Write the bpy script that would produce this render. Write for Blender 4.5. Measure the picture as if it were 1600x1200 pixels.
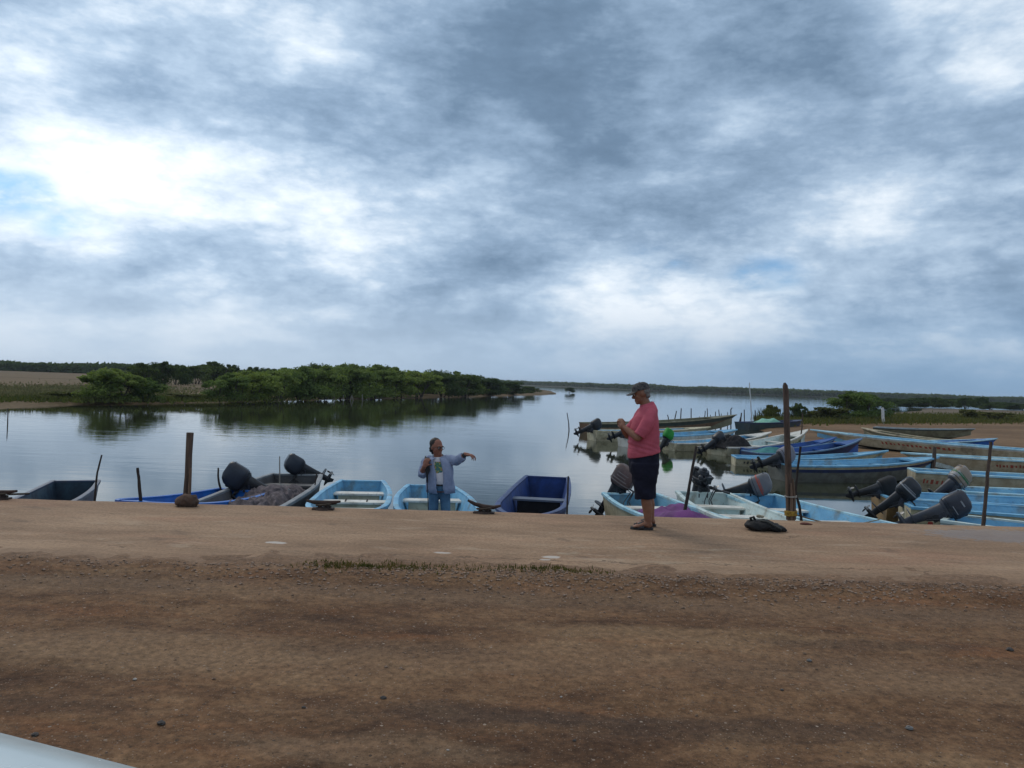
import bpy, bmesh, math, random
from mathutils import Vector, Matrix, noise
random.seed(11)
R = math.radians
for o in list(bpy.data.objects): bpy.data.objects.remove(o)
scene = bpy.context.scene
COL = scene.collection

# ------------------------------------------------------------------ camera
F = 1190.0            # focal length in photo pixels (1600 wide)
ROLL = math.atan(0.035)
HC = 598.5            # horizon row at the photo centre
CAMZ = 1.65
cd = bpy.data.cameras.new('camera'); cam = bpy.data.objects.new('camera', cd); COL.objects.link(cam)
cr, sr = math.cos(ROLL), math.sin(ROLL)
cam.matrix_world = Matrix(((cr, -sr, 0, 0), (0, 0, -1, 0), (sr, cr, 0, CAMZ), (0, 0, 0, 1)))
cd.sensor_width = 36; cd.lens = F / 1600 * 36
cd.shift_y = -(600 - HC) / 1600
cd.clip_start = 0.05; cd.clip_end = 12000
scene.camera = cam
# ------------------------------------------------------------------ light
SUN_AZ, SUN_EL = R(-38), R(42)      # behind the clouds, ahead and to the left
sd = Vector((math.sin(SUN_AZ) * math.cos(SUN_EL), math.cos(SUN_AZ) * math.cos(SUN_EL), math.sin(SUN_EL)))
sl = bpy.data.lights.new('sun', 'SUN'); sl.energy = 1.0; sl.angle = R(22); sl.color = (1, .92, .80)
so = bpy.data.objects.new('sun', sl); COL.objects.link(so)
so.rotation_euler = sd.to_track_quat('Z', 'Y').to_euler(); so.location = (0, 0, 60)
vs = scene.view_settings
scene.display_settings.display_device = 'sRGB'
vs.view_transform = 'Standard'; vs.look = 'None'; vs.gamma = 1; vs.exposure = 0.0
scene.cycles.use_denoising = True
scene.cycles.max_bounces = 6; scene.cycles.transparent_max_bounces = 8

def ray(px, py):
    u, v = (px - 800) / F, (HC - py) / F
    return Vector((u * cr - v * sr, 1.0, u * sr + v * cr))
def at(px, py, z):
    d = ray(px, py); t = (z - CAMZ) / d.z
    return Vector((d.x * t, t, z))
def atd(px, py, depth):
    d = ray(px, py)
    return Vector((d.x * depth, depth, CAMZ + d.z * depth))

# ------------------------------------------------------------------ world: broken cloud deck
world = bpy.data.worlds.new('World'); scene.world = world; world.use_nodes = True
class G:
    """small node graph helper"""
    def __init__(s, nt): s.nt = nt; s.n = nt.nodes; s.l = nt.links
    def node(s, t, **kw):
        n = s.n.new(t)
        for k, v in kw.items(): setattr(n, k, v)
        return n
    def put(s, sock, v):
        if hasattr(v, 'is_linked') or isinstance(v, bpy.types.NodeSocket): s.l.new(v, sock)
        else: sock.default_value = v
    def m(s, op, a, b=0.0, c=None, clamp=False):
        n = s.node('ShaderNodeMath', operation=op, use_clamp=clamp)
        s.put(n.inputs[0], a); s.put(n.inputs[1], b)
        if c is not None: s.put(n.inputs[2], c)
        return n.outputs[0]
    def vm(s, op, a, b=None):
        n = s.node('ShaderNodeVectorMath', operation=op)
        s.put(n.inputs[0], a)
        if b is not None: s.put(n.inputs[1], b)
        return n.outputs['Value'] if op in ('DISTANCE', 'LENGTH', 'DOT_PRODUCT') else n.outputs[0]
    def noise(s, vec, scale, det=6, rough=.55, dist=0.0, w=None):
        n = s.node('ShaderNodeTexNoise', noise_dimensions='3D')
        if vec is not None: s.l.new(vec, n.inputs['Vector'])
        n.inputs['Scale'].default_value = scale; n.inputs['Detail'].default_value = det
        n.inputs['Roughness'].default_value = rough; n.inputs['Distortion'].default_value = dist
        return n.outputs['Fac']
    def ramp(s, fac, stops, interp='LINEAR'):
        n = s.node('ShaderNodeValToRGB'); e = n.color_ramp; e.interpolation = interp
        while len(e.elements) < len(stops): e.elements.new(0.5)
        for el, (p, c) in zip(e.elements, stops):
            el.position = p; el.color = (c[0], c[1], c[2], 1) if not isinstance(c, (int, float)) else (c, c, c, 1)
        s.l.new(fac, n.inputs[0]); return n.outputs[0]
    def mix(s, f, a, b, blend='MIX'):
        n = s.node('ShaderNodeMix', data_type='RGBA', blend_type=blend)
        s.put(n.inputs[0], f)
        for i, v in ((6, a), (7, b)):
            if isinstance(v, tuple): v = (v[0], v[1], v[2], 1)
            s.put(n.inputs[i], v)
        return n.outputs[2]
    def smooth(s, x, a, b):
        n = s.node('ShaderNodeMapRange', interpolation_type='SMOOTHSTEP')
        s.put(n.inputs[0], x); n.inputs[1].default_value = a; n.inputs[2].default_value = b
        return n.outputs[0]

g = G(world.node_tree); g.n.clear()
tc = g.node('ShaderNodeTexCoord').outputs['Generated']
sep = g.node('ShaderNodeSeparateXYZ'); g.l.new(tc, sep.inputs[0])
dz = g.m('MAXIMUM', sep.outputs[2], 0.0)
k = g.m('DIVIDE', 1.0, g.m('ADD', dz, 0.24))
pn = g.node('ShaderNodeCombineXYZ')
g.l.new(g.m('MULTIPLY', sep.outputs[0], k), pn.inputs[0]); g.l.new(g.m('MULTIPLY', sep.outputs[1], k), pn.inputs[1])
P2 = pn.outputs[0]
rotn = g.node('ShaderNodeVectorRotate', rotation_type='Z_AXIS'); g.l.new(P2, rotn.inputs[0]); rotn.inputs['Angle'].default_value = R(24)
PR = rotn.outputs[0]
strn = g.vm('MULTIPLY', PR, (1.0, 1.1, 1.0))
nA = g.noise(g.vm('ADD', strn, (3.1, 7.7, 0)), 0.85, 8, .50, .0)
DS = g.vm('MULTIPLY', tc, (1.0, 1.0, 2.0))
nB = g.noise(g.vm('ADD', DS, (11.4, 2.2, 3.0)), 3.9, 9, .55, .0)
nE = g.noise(g.vm('ADD', DS, (5.0, 1.0, 7.0)), 9.0, 8, .60, .0)
nF = g.noise(g.vm('ADD', g.vm('MULTIPLY', DS, (1, 1, 1.6)), (2.0, 9.0, 1.0)), 26.0, 6, .62, .0)
nC = g.m('ADD', g.m('SUBTRACT', .68, g.m('MULTIPLY', g.m('ABSOLUTE', g.m('SUBTRACT', nE, .5)), 2.1)), g.m('MULTIPLY', g.m('SUBTRACT', nF, .5), .55))
base = g.m('ADD', g.m('MULTIPLY', nA, 0.47), g.m('ADD', g.m('MULTIPLY', nB, 0.37), g.m('MULTIPLY', nC, 0.16)))
base = g.m('ADD', g.m('MULTIPLY', g.m('SUBTRACT', base, .5), 2.05), .5)
dsq = g.vm('MULTIPLY', tc, (1.0, 1.0, 1.9))
def blob(px, py, s, amp):
    d = ray(px, py).normalized()
    n = g.vm('DISTANCE', dsq, (d.x, d.y, d.z * 1.9))
    e = g.m('EXPONENT', g.m('MULTIPLY', g.m('POWER', g.m('DIVIDE', n, s), 2.0), -1.0))
    return g.m('MULTIPLY', e, amp)
thick = g.m('SUBTRACT', base, .06)
for b in [(80, 250, .17, -.10), (300, 290, .17, -.10), (480, 330, .12, -.06), (20, 330, .10, -.10), (30, 90, .06, -.12), (60, 30, .13, .12), (270, 60, .12, .12), (190, 135, .10, .15), (340, 195, .11, .10), (470, 70, .07, -.10),
          (560, 170, .14, .10), (690, 95, .15, .12), (850, 225, .13, .18), (1040, 60, .13, .14), (1270, 90, .11, .16), (1420, 190, .13, .17), (1235, 165, .06, -.12), (1150, 150, .08, -.06), (1130, 345, .10, .12), (1560, 345, .10, .10),
          (960, 455, .12, -.16), (1180, 465, .11, -.13), (720, 320, .08, -.12), (640, 375, .08, -.10), (1030, 290, .07, -.10), (1380, 290, .08, -.07), (1560, 110, .06, -.14), (200, 425, .10, .09), (80, 480, .12, -.12), (330, 480, .12, -.10), (560, 440, .10, -.08), (1420, 480, .12, -.06), (1580, 500, .1, -.08)]:
    thick = g.m('ADD', thick, blob(*b))
cloud = g.ramp(thick, [(0.0, (1.05, 1.1, 1.15)), (.17, (.96, 1.03, 1.10)), (.28, (.74, .85, .97)), (.40, (.48, .62, .79)), (.53, (.31, .435, .60)), (.70, (.18, .275, .405)), (.95, (.11, .18, .275))])
# light through the deck near the hidden sun, brighter zenith
glow = g.m('ADD', g.m('MULTIPLY', blob(60, 200, .5, 1.0), .14), .97)
cloud = g.mix(1.0, cloud, glow, 'MULTIPLY')
zen = g.smooth(sep.outputs[2], .47, .85)
cloud = g.mix(zen, cloud, (.60, .65, .70))
# haze toward the horizon
hz = g.smooth(sep.outputs[2], .15, .0)
side = g.smooth(sep.outputs[0], -.5, .55)
hcol = g.mix(side, (.54, .66, .80), (.225, .365, .545))
cloud = g.mix(g.m('MULTIPLY', hz, .88), cloud, hcol)
sky = g.node('ShaderNodeTexSky', sky_type='NISHITA', sun_disc=False)
sky.sun_elevation = SUN_EL; sky.sun_rotation = SUN_AZ; sky.air_density = 1.3; sky.ozone_density = 2
bg1 = g.node('ShaderNodeBackground'); g.l.new(g.mix(1.0, sky.outputs[0], (.40, .78, 1.25), 'MULTIPLY'), bg1.inputs[0]); bg1.inputs[1].default_value = 0.085
bg2 = g.node('ShaderNodeBackground'); g.l.new(cloud, bg2.inputs[0]); bg2.inputs[1].default_value = 1.0
cover = g.smooth(thick, -.12, .06)
gap = blob(25, 300, .055, 1.0)
for b in [(125, 355, .045, 1.0), (1010, 426, .06, 1.0), (1195, 432, .05, .9)]: gap = g.m('MAXIMUM', gap, blob(*b))
gap = g.m('MULTIPLY', g.smooth(gap, .15, .75), g.smooth(g.m('ADD', g.m('MULTIPLY', nB, .6), g.m('MULTIPLY', nE, .4)), .44, .60))
cover = g.m('MINIMUM', cover, g.m('SUBTRACT', 1.0, g.m('MULTIPLY', gap, .85)))
cover = g.m('MAXIMUM', cover, g.smooth(sep.outputs[2], .10, .02))
mx = g.node('ShaderNodeMixShader'); g.l.new(cover, mx.inputs[0]); g.l.new(bg1.outputs[0], mx.inputs[1]); g.l.new(bg2.outputs[0], mx.inputs[2])
out = g.node('ShaderNodeOutputWorld'); g.l.new(mx.outputs[0], out.inputs[0])

# ------------------------------------------------------------------ materials
MATS = {}
def M(name, c1, c2=None, sc=4.0, rough=.6, bump=0.0, bsc=30.0, metal=0.0, spec=.4, grime=0.0, gcol=(.09, .07, .045), gsc=2.2, stretch=(1, 1, 1), lo=.35, hi=.65, det=6):
    if name in MATS: return MATS[name]
    m = bpy.data.materials.new(name); m.use_nodes = True; q = G(m.node_tree)
    b = q.n['Principled BSDF']
    tc = q.node('ShaderNodeTexCoord').outputs['Object']
    vec = q.vm('MULTIPLY', tc, stretch)
    c2 = c2 or tuple(x * .75 for x in c1)
    n = q.noise(vec, sc, det, .6, .2)
    col = q.mix(q.smooth(n, lo, hi), c1, c2)
    if grime:
        gn = q.noise(q.vm('ADD', vec, (4.3, 1.7, 9.1)), gsc, 9, .68, .4)
        gf = q.m('MULTIPLY', q.smooth(gn, .48, .72), grime)
        col = q.mix(gf, col, gcol)
        ch = q.noise(q.vm('MULTIPLY', vec, (4, 13, 13)), 1.6, 7, .7, .3)
        col = q.mix(q.m('MULTIPLY', q.smooth(ch, .57, .66), .55 * grime), col, tuple(min(.6, x * 1.7 + .03) for x in gcol))
        dk = q.noise(q.vm('ADD', q.vm('MULTIPLY', vec, (3, 9, 9)), (9, 2, 5)), 1.3, 7, .7, .3)
        col = q.mix(q.m('MULTIPLY', q.smooth(dk, .58, .68), .6 * grime), col, (.03, .028, .024))
    q.l.new(col, b.inputs['Base Color'])
    b.inputs['Metallic'].default_value = metal; b.inputs['Specular IOR Level'].default_value = spec
    rn = q.m('ADD', q.m('MULTIPLY', q.noise(vec, sc * 3, 4), .25), rough - .12)
    q.l.new(rn, b.inputs['Roughness'])
    if bump:
        bn = q.node('ShaderNodeBump'); bn.inputs['Strength'].default_value = bump; bn.inputs['Distance'].default_value = .02
        q.l.new(q.noise(vec, bsc, 5, .6), bn.inputs['Height']); q.l.new(bn.outputs[0], b.inputs['Normal'])
    MATS[name] = m; return m

NSL = .0
N0_X = N0_Y = 0.0
def dirt_material():
    m = bpy.data.materials.new('dirt'); m.use_nodes = True; q = G(m.node_tree); b = q.n['Principled BSDF']
    tc = q.node('ShaderNodeTexCoord').outputs['Object']
    st = q.vm('MULTIPLY', tc, (.32, 1.25, 1))
    a = q.m('ADD', q.m('MULTIPLY', q.noise(st, 1.3, 9, .62, .5), .6), q.m('MULTIPLY', q.noise(q.vm('MULTIPLY', tc, (.9, 1.6, 1)), 2.6, 8, .66, .7), .4))
    col = q.ramp(a, [(.34, (.052, .025, .013)), (.44, (.110, .056, .028)), (.54, (.178, .098, .050)), (.66, (.260, .160, .086))])
    rd = q.smooth(q.noise(q.vm('ADD', st, (7, 3, 0)), 1.8, 6, .6, .3), .52, .72)
    col = q.mix(q.m('MULTIPLY', rd, .55), col, (.21, .088, .036))
    sy = q.node('ShaderNodeSeparateXYZ'); q.l.new(tc, sy.inputs[0])
    inner = q.m('SUBTRACT', q.m('SUBTRACT', sy.outputs[1], N0_Y), q.m('MULTIPLY', q.m('SUBTRACT', sy.outputs[0], N0_X), NSL))
    dusty = q.m('MULTIPLY', q.smooth(q.m('ADD', inner, q.m('MULTIPLY', q.m('SUBTRACT', q.noise(tc, 2.4, 7, .7), .5), 1.4)), -.50, .20), .62)
    col = q.mix(dusty, col, (.255, .165, .108))
    def patch(px, py, rx, ry):
        p = at(px, py, 0); d = q.vm('LENGTH', q.vm('MULTIPLY', q.vm('SUBTRACT', tc, (p.x, p.y, 0)), (1 / rx, 1 / ry, 0)))
        d = q.m('ADD', d, q.m('MULTIPLY', q.m('SUBTRACT', q.noise(q.vm('MULTIPLY', tc, (1, 2.2, 1)), 2.2, 8, .68), .5), 1.9)); return q.smooth(d, 1.15, .35)
    for px, py, rx, ry, kf, cc in ((250, 1010, 1.4, .42, .60, (.26, .165, .092)), (1050, 985, 1.3, .22, .45, (.24, .155, .085)), (560, 1160, .8, .18, .5, (.25, .165, .10)), (1450, 1060, 1.2, .3, .4, (.24, .15, .085)),
            (100, 905, 1.9, .35, .62, (.062, .036, .023)), (800, 930, 2.2, .28, .55, (.060, .036, .025)), (760, 1105, .9, .15, .62, (.050, .032, .024)), (1130, 1130, 1.2, .18, .50, (.052, .033, .024)), (60, 1095, .7, .12, .55, (.06, .034, .022)), (1500, 960, 1.1, .3, .5, (.07, .042, .028)), (620, 1010, .9, .16, .4, (.07, .04, .026)), (1330, 1000, .9, .12, .45, (.06, .037, .026))):
        col = q.mix(q.m('MULTIPLY', patch(px, py, rx, ry), kf), col, cc)
    wheel = q.m('ADD', q.smooth(q.m('ABSOLUTE', q.m('SUBTRACT', sy.outputs[1], q.m('ADD', 4.15, q.m('MULTIPLY', q.noise(q.vm('MULTIPLY', tc, (.25, .25, 0)), 1, 2), .9)))), .42, .08), q.smooth(q.m('ABSOLUTE', q.m('SUBTRACT', sy.outputs[1], q.m('ADD', 5.5, q.m('MULTIPLY', q.noise(q.vm('MULTIPLY', tc, (.25, .25, 0)), 1, 2), .9)))), .36, .08))
    col = q.mix(q.m('MULTIPLY', wheel, .38), col, (.24, .150, .088))
    fine = q.noise(tc, 22, 8, .72)
    col = q.mix(1.0, col, q.ramp(fine, [(.3, .45), (.5, .92), (.7, 1.45)]), 'MULTIPLY')
    gr = q.noise(tc, 95, 4, .7)
    for vsc, thr, dens in ((28, .20, .80), (62, .22, .66)):
        vo = q.node('ShaderNodeTexVoronoi'); q.l.new(tc, vo.inputs['Vector']); vo.inputs['Scale'].default_value = vsc
        sc_ = q.node('ShaderNodeSeparateColor'); q.l.new(vo.outputs['Color'], sc_.inputs[0])
        mk = q.m('MULTIPLY', q.smooth(vo.outputs['Distance'], thr + .06, thr), q.smooth(q.m('ADD', sc_.outputs[0], q.m('MULTIPLY', q.m('SUBTRACT', q.noise(tc, 1.3, 4), .5), .5)), dens, dens + .05))
        col = q.mix(q.m('MULTIPLY', mk, .85), col, q.ramp(sc_.outputs[1], [(0, (.03, .022, .018)), (.35, (.09, .065, .05)), (.7, (.20, .145, .105)), (1, (.36, .29, .23))]))
    col = q.mix(q.smooth(gr, .60, .70), col, (.30, .21, .145))
    col = q.mix(q.smooth(gr, .40, .33), col, (.035, .024, .018))
    q.l.new(col, b.inputs['Base Color']); b.inputs['Roughness'].default_value = .92; b.inputs['Specular IOR Level'].default_value = .2
    bn = q.node('ShaderNodeBump'); bn.inputs['Strength'].default_value = .8; bn.inputs['Distance'].default_value = .02
    h = q.m('ADD', q.m('MULTIPLY', q.noise(tc, 14, 8, .7), 1.0), q.m('MULTIPLY', gr, .35))
    q.l.new(h, bn.inputs['Height']); q.l.new(bn.outputs[0], b.inputs['Normal'])
    return m
def dock_material():
    m = bpy.data.materials.new('concrete'); m.use_nodes = True; q = G(m.node_tree); b = q.n['Principled BSDF']
    tc = q.node('ShaderNodeTexCoord').outputs['Object']
    st = q.vm('MULTIPLY', tc, (.4, 1.3, 1))
    a = q.noise(st, .9, 8, .6, .4)
    col = q.ramp(a, [(.30, (.20, .124, .074)), (.5, (.27, .172, .105)), (.68, (.34, .226, .142))])
    rd = q.smooth(q.noise(q.vm('ADD', st, (17, 3, 0)), 1.1, 6, .6, .3), .50, .72)
    col = q.mix(q.m('MULTIPLY', rd, .5), col, (.29, .15, .09))
    fine = q.noise(tc, 30, 8, .7)
    col = q.mix(1.0, col, q.ramp(fine, [(.3, .62), (.5, 1.0), (.7, 1.28)]), 'MULTIPLY')
    blot = q.noise(q.vm('ADD', st, (2, 31, 0)), 3.2, 9, .68, .6)
    col = q.mix(1.0, col, q.ramp(blot, [(.3, .70), (.45, .95), (.6, 1.05), (.72, 1.25)]), 'MULTIPLY')
    oil = q.smooth(q.noise(q.vm('ADD', q.vm('MULTIPLY', tc, (.8, 1.5, 1)), (4, 9, 2)), 1.9, 5, .55, .5), .62, .72)
    col = q.mix(q.m('MULTIPLY', oil, .42), col, (.085, .06, .045))
    dust = q.smooth(q.noise(q.vm('ADD', q.vm('MULTIPLY', tc, (.5, 1.6, 1)), (14, 2, 2)), 2.6, 9, .72, .4), .54, .70)
    col = q.mix(q.m('MULTIPLY', dust, .40), col, (.43, .335, .24))
    speck = q.noise(tc, 60, 3, .6)
    col = q.mix(q.m('MULTIPLY', q.smooth(speck, .66, .72), .6), col, (.06, .04, .03))
    sy = q.node('ShaderNodeSeparateXYZ'); q.l.new(tc, sy.inputs[0])
    inner = q.m('SUBTRACT', q.m('SUBTRACT', sy.outputs[1], N0.y), q.m('MULTIPLY', q.m('SUBTRACT', sy.outputs[0], N0.x), (N1.y - N0.y) / (N1.x - N0.x)))
    wob = q.m('MULTIPLY', q.m('SUBTRACT', q.noise(q.vm('MULTIPLY', tc, (1.2, 1.2, 0)), 1.5, 6, .65), .5), .55)
    ck = q.m('MULTIPLY', q.smooth(q.m('ABSOLUTE', q.m('SUBTRACT', q.m('SUBTRACT', inner, .42), wob)), .013, .003), q.smooth(q.noise(q.vm('ADD', tc, (3, 1, 0)), .55, 3), .46, .52))
    ck = q.m('MAXIMUM', ck, q.m('MULTIPLY', q.smooth(q.m('ABSOLUTE', q.m('SUBTRACT', q.m('SUBTRACT', inner, 1.9), q.m('MULTIPLY', wob, 1.6))), .011, .003), q.smooth(q.noise(q.vm('ADD', tc, (8, 5, 0)), .5, 3), .56, .62)))
    ck = q.m('MULTIPLY', ck, .75)
    col = q.mix(ck, col, (.07, .045, .03))
    spill = q.m('ADD', inner, q.m('MULTIPLY', q.m('SUBTRACT', q.noise(q.vm('MULTIPLY', tc, (.5, 1, 1)), 2.2, 8, .7), .5), 1.5))
    col = q.mix(q.m('MULTIPLY', q.smooth(spill, .48, -.10), .75), col, q.ramp(q.noise(tc, 18, 6, .7), [(.35, (.13, .078, .048)), (.65, (.25, .16, .10))]))
    # pale splashes and a scuffed pale area
    def spot(px, py, rx, ry):
        p = at(px, py, 0)
        d = q.vm('LENGTH', q.vm('MULTIPLY', q.vm('SUBTRACT', tc, (p.x, p.y, 0)), (1 / rx, 1 / ry, 0)))
        d = q.m('ADD', d, q.m('MULTIPLY', q.m('SUBTRACT', q.noise(tc, 9, 5), .5), 1.3))
        return q.smooth(d, 1.0, .75)
    for sp in ((432, 848, .12, .05), (690, 864, .10, .035), (862, 870, .10, .06), (852, 874, .06, .03)):
        col = q.mix(q.m('MULTIPLY', spot(*sp), .8), col, (.50, .46, .42))
    sc = q.m('MULTIPLY', spot(1060, 868, 1.5, .55), q.smooth(q.noise(st, 6, 8, .75), .5, .7))
    col = q.mix(q.m('MULTIPLY', sc, .6), col, (.40, .34, .25))
    wet = spot(1590, 838, 1.3, .5)
    col = q.mix(q.m('MULTIPLY', wet, .45), col, (.11, .085, .07))
    q.l.new(col, b.inputs['Base Color'])
    q.l.new(q.m('SUBTRACT', .9, q.m('MULTIPLY', wet, .45)), b.inputs['Roughness']); b.inputs['Specular IOR Level'].default_value = .3
    bn = q.node('ShaderNodeBump'); bn.inputs['Strength'].default_value = .45; bn.inputs['Distance'].default_value = .012
    q.l.new(q.m('SUBTRACT', q.noise(tc, 24, 8, .7), q.m('MULTIPLY', ck, .8)), bn.inputs['Height']); q.l.new(bn.outputs[0], b.inputs['Normal'])
    return m
def water_material():
    m = bpy.data.materials.new('lagoon_water'); m.use_nodes = True; q = G(m.node_tree); b = q.n['Principled BSDF']
    tc = q.node('ShaderNodeTexCoord').outputs['Object']
    b.inputs['Base Color'].default_value = (.030, .034, .018, 1); b.inputs['Roughness'].default_value = .03
    b.inputs['IOR'].default_value = 1.33; b.inputs['Specular IOR Level'].default_value = .5
    w1 = q.noise(q.vm('MULTIPLY', tc, (.35, 1.3, 1)), 1.1, 3, .5, .4)
    w2 = q.noise(q.vm('MULTIPLY', tc, (.5, 1.5, 1)), 4.0, 3, .5, .3)
    calm = q.smooth(q.noise(q.vm('MULTIPLY', tc, (.03, .09, 1)), 1.0, 3, .5), .38, .68)
    h = q.m('ADD', w1, q.m('MULTIPLY', w2, .30))
    h = q.m('MULTIPLY', h, q.m('ADD', q.m('MULTIPLY', calm, .7), .35))
    bn = q.node('ShaderNodeBump'); bn.inputs['Strength'].default_value = .30; bn.inputs['Distance'].default_value = .026
    q.l.new(h, bn.inputs['Height']); q.l.new(bn.outputs[0], b.inputs['Normal'])
    return m
def land_material(name, cols, sc=.12, band=(.5, 1.0, 1)):
    m = bpy.data.materials.new(name); m.use_nodes = True; q = G(m.node_tree); b = q.n['Principled BSDF']
    tc = q.node('ShaderNodeTexCoord').outputs['Object']
    a = q.noise(q.vm('MULTIPLY', tc, band), sc, 8, .62, .5)
    col = q.ramp(a, [(p, c) for p, c in cols])
    f = q.noise(tc, 3.0, 6, .7)
    col = q.mix(1.0, col, q.ramp(f, [(.3, .65), (.5, 1.0), (.7, 1.3)]), 'MULTIPLY')
    q.l.new(col, b.inputs['Base Color']); b.inputs['Roughness'].default_value = .95; b.inputs['Specular IOR Level'].default_value = .15
    bn = q.node('ShaderNodeBump'); bn.inputs['Strength'].default_value = .6; bn.inputs['Distance'].default_value = .08
    q.l.new(f, bn.inputs['Height']); q.l.new(bn.outputs[0], b.inputs['Normal'])
    return m

LB = M('paint_light_blue', (.17, .42, .61), (.11, .31, .50), 3, .5, grime=.85, gcol=(.15, .19, .20), spec=.45)
PB = M('paint_pale_blue', (.38, .60, .69), (.25, .48, .60), 3, .5, grime=.9, gcol=(.22, .22, .18))
DB = M('paint_deep_blue', (.015, .085, .33), (.012, .06, .22), 3, .45, grime=.45, gcol=(.03, .06, .10))
NV = M('paint_navy', (.018, .030, .095), (.014, .022, .06), 3, .5, grime=.5, gcol=(.05, .055, .06))
RB = M('paint_royal_blue', (.012, .13, .48), (.012, .09, .36), 3, .45, grime=.3, gcol=(.03, .08, .16))
CR = M('paint_cream', (.60, .54, .38), (.46, .41, .27), 3, .55, grime=.75, gcol=(.15, .11, .06))
WH = M('paint_white', (.66, .65, .60), (.52, .51, .46), 3, .5, grime=.65, gcol=(.26, .22, .16))
MT = M('paint_mint', (.53, .62, .60), (.42, .53, .54), 3, .55, grime=.9, gcol=(.24, .22, .17))
GY = M('paint_grey', (.085, .085, .09), (.05, .05, .055), 3, .6, grime=.6, gcol=(.10, .085, .07))
GL = M('paint_grey_light', (.19, .21, .23), (.13, .145, .16), 3, .55, grime=.6, gcol=(.09, .08, .07))
OL = M('paint_olive', (.19, .18, .11), (.12, .115, .07), 3, .65, grime=.6, gcol=(.08, .06, .04))
BR = M('paint_brown', (.19, .105, .055), (.12, .066, .035), 3, .65, grime=.6, gcol=(.06, .04, .03))
HG = M('hull_grey_green', (.16, .16, .14), (.10, .10, .085), 3, .6, grime=.7, gcol=(.07, .06, .04))
TN = M('hull_tan', (.46, .40, .28), (.34, .28, .18), 3, .6, grime=.7, gcol=(.09, .065, .035))
BOT = M('hull_bottom', (.045, .04, .028), (.028, .024, .016), 4, .7, grime=.5)
RED = M('paint_red_mark', (.32, .06, .035), (.22, .05, .03), 8, .6)
BLK = M('motor_black', (.018, .020, .026), (.012, .013, .016), 5, .38, grime=.3, gcol=(.05, .045, .04))
MGY = M('motor_grey', (.040, .044, .060), (.026, .029, .04), 5, .36, grime=.35, gcol=(.05, .045, .04))
MSV = M('motor_silver', (.30, .31, .33), (.22, .23, .25), 5, .4, grime=.4, gcol=(.12, .10, .09))
MBR = M('motor_maroon', (.105, .060, .055), (.07, .045, .042), 5, .5, grime=.5, gcol=(.13, .11, .10))
GRN = M('cover_green', (.018, .28, .03), (.012, .19, .02), 6, .6)
MET = M('metal_dull', (.25, .25, .25), (.15, .15, .15), 8, .4, metal=.8)
WOOD = M('weathered_wood', (.10, .066, .049), (.05, .034, .027), 6, .85, bump=.6, bsc=18, stretch=(5, 5, .6), grime=.3, gcol=(.17, .12, .09))
WOODD = M('dark_wood', (.045, .032, .026), (.025, .019, .016), 6, .85, bump=.5, bsc=18, stretch=(5, 5, .6))
PALE = M('pale_stake_wood', (.30, .28, .25), (.18, .165, .145), 6, .8, stretch=(4, 4, .6))
WPOLE = M('white_pole', (.62, .62, .62), (.5, .5, .5), 6, .5)
ROPE = M('rope', (.26, .19, .10), (.15, .10, .05), 30, .9, bump=.5, bsc=60)
ROPEY = M('yellow_rope', (.42, .26, .04), (.24, .14, .03), 30, .9, bump=.5, bsc=60)
RUST = M('rusty_iron', (.055, .030, .022), (.028, .018, .015), 14, .8, bump=.5, bsc=40)
STONE = M('brown_stone', (.105, .062, .043), (.06, .037, .027), 7, .9, bump=.8, bsc=14)

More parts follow.
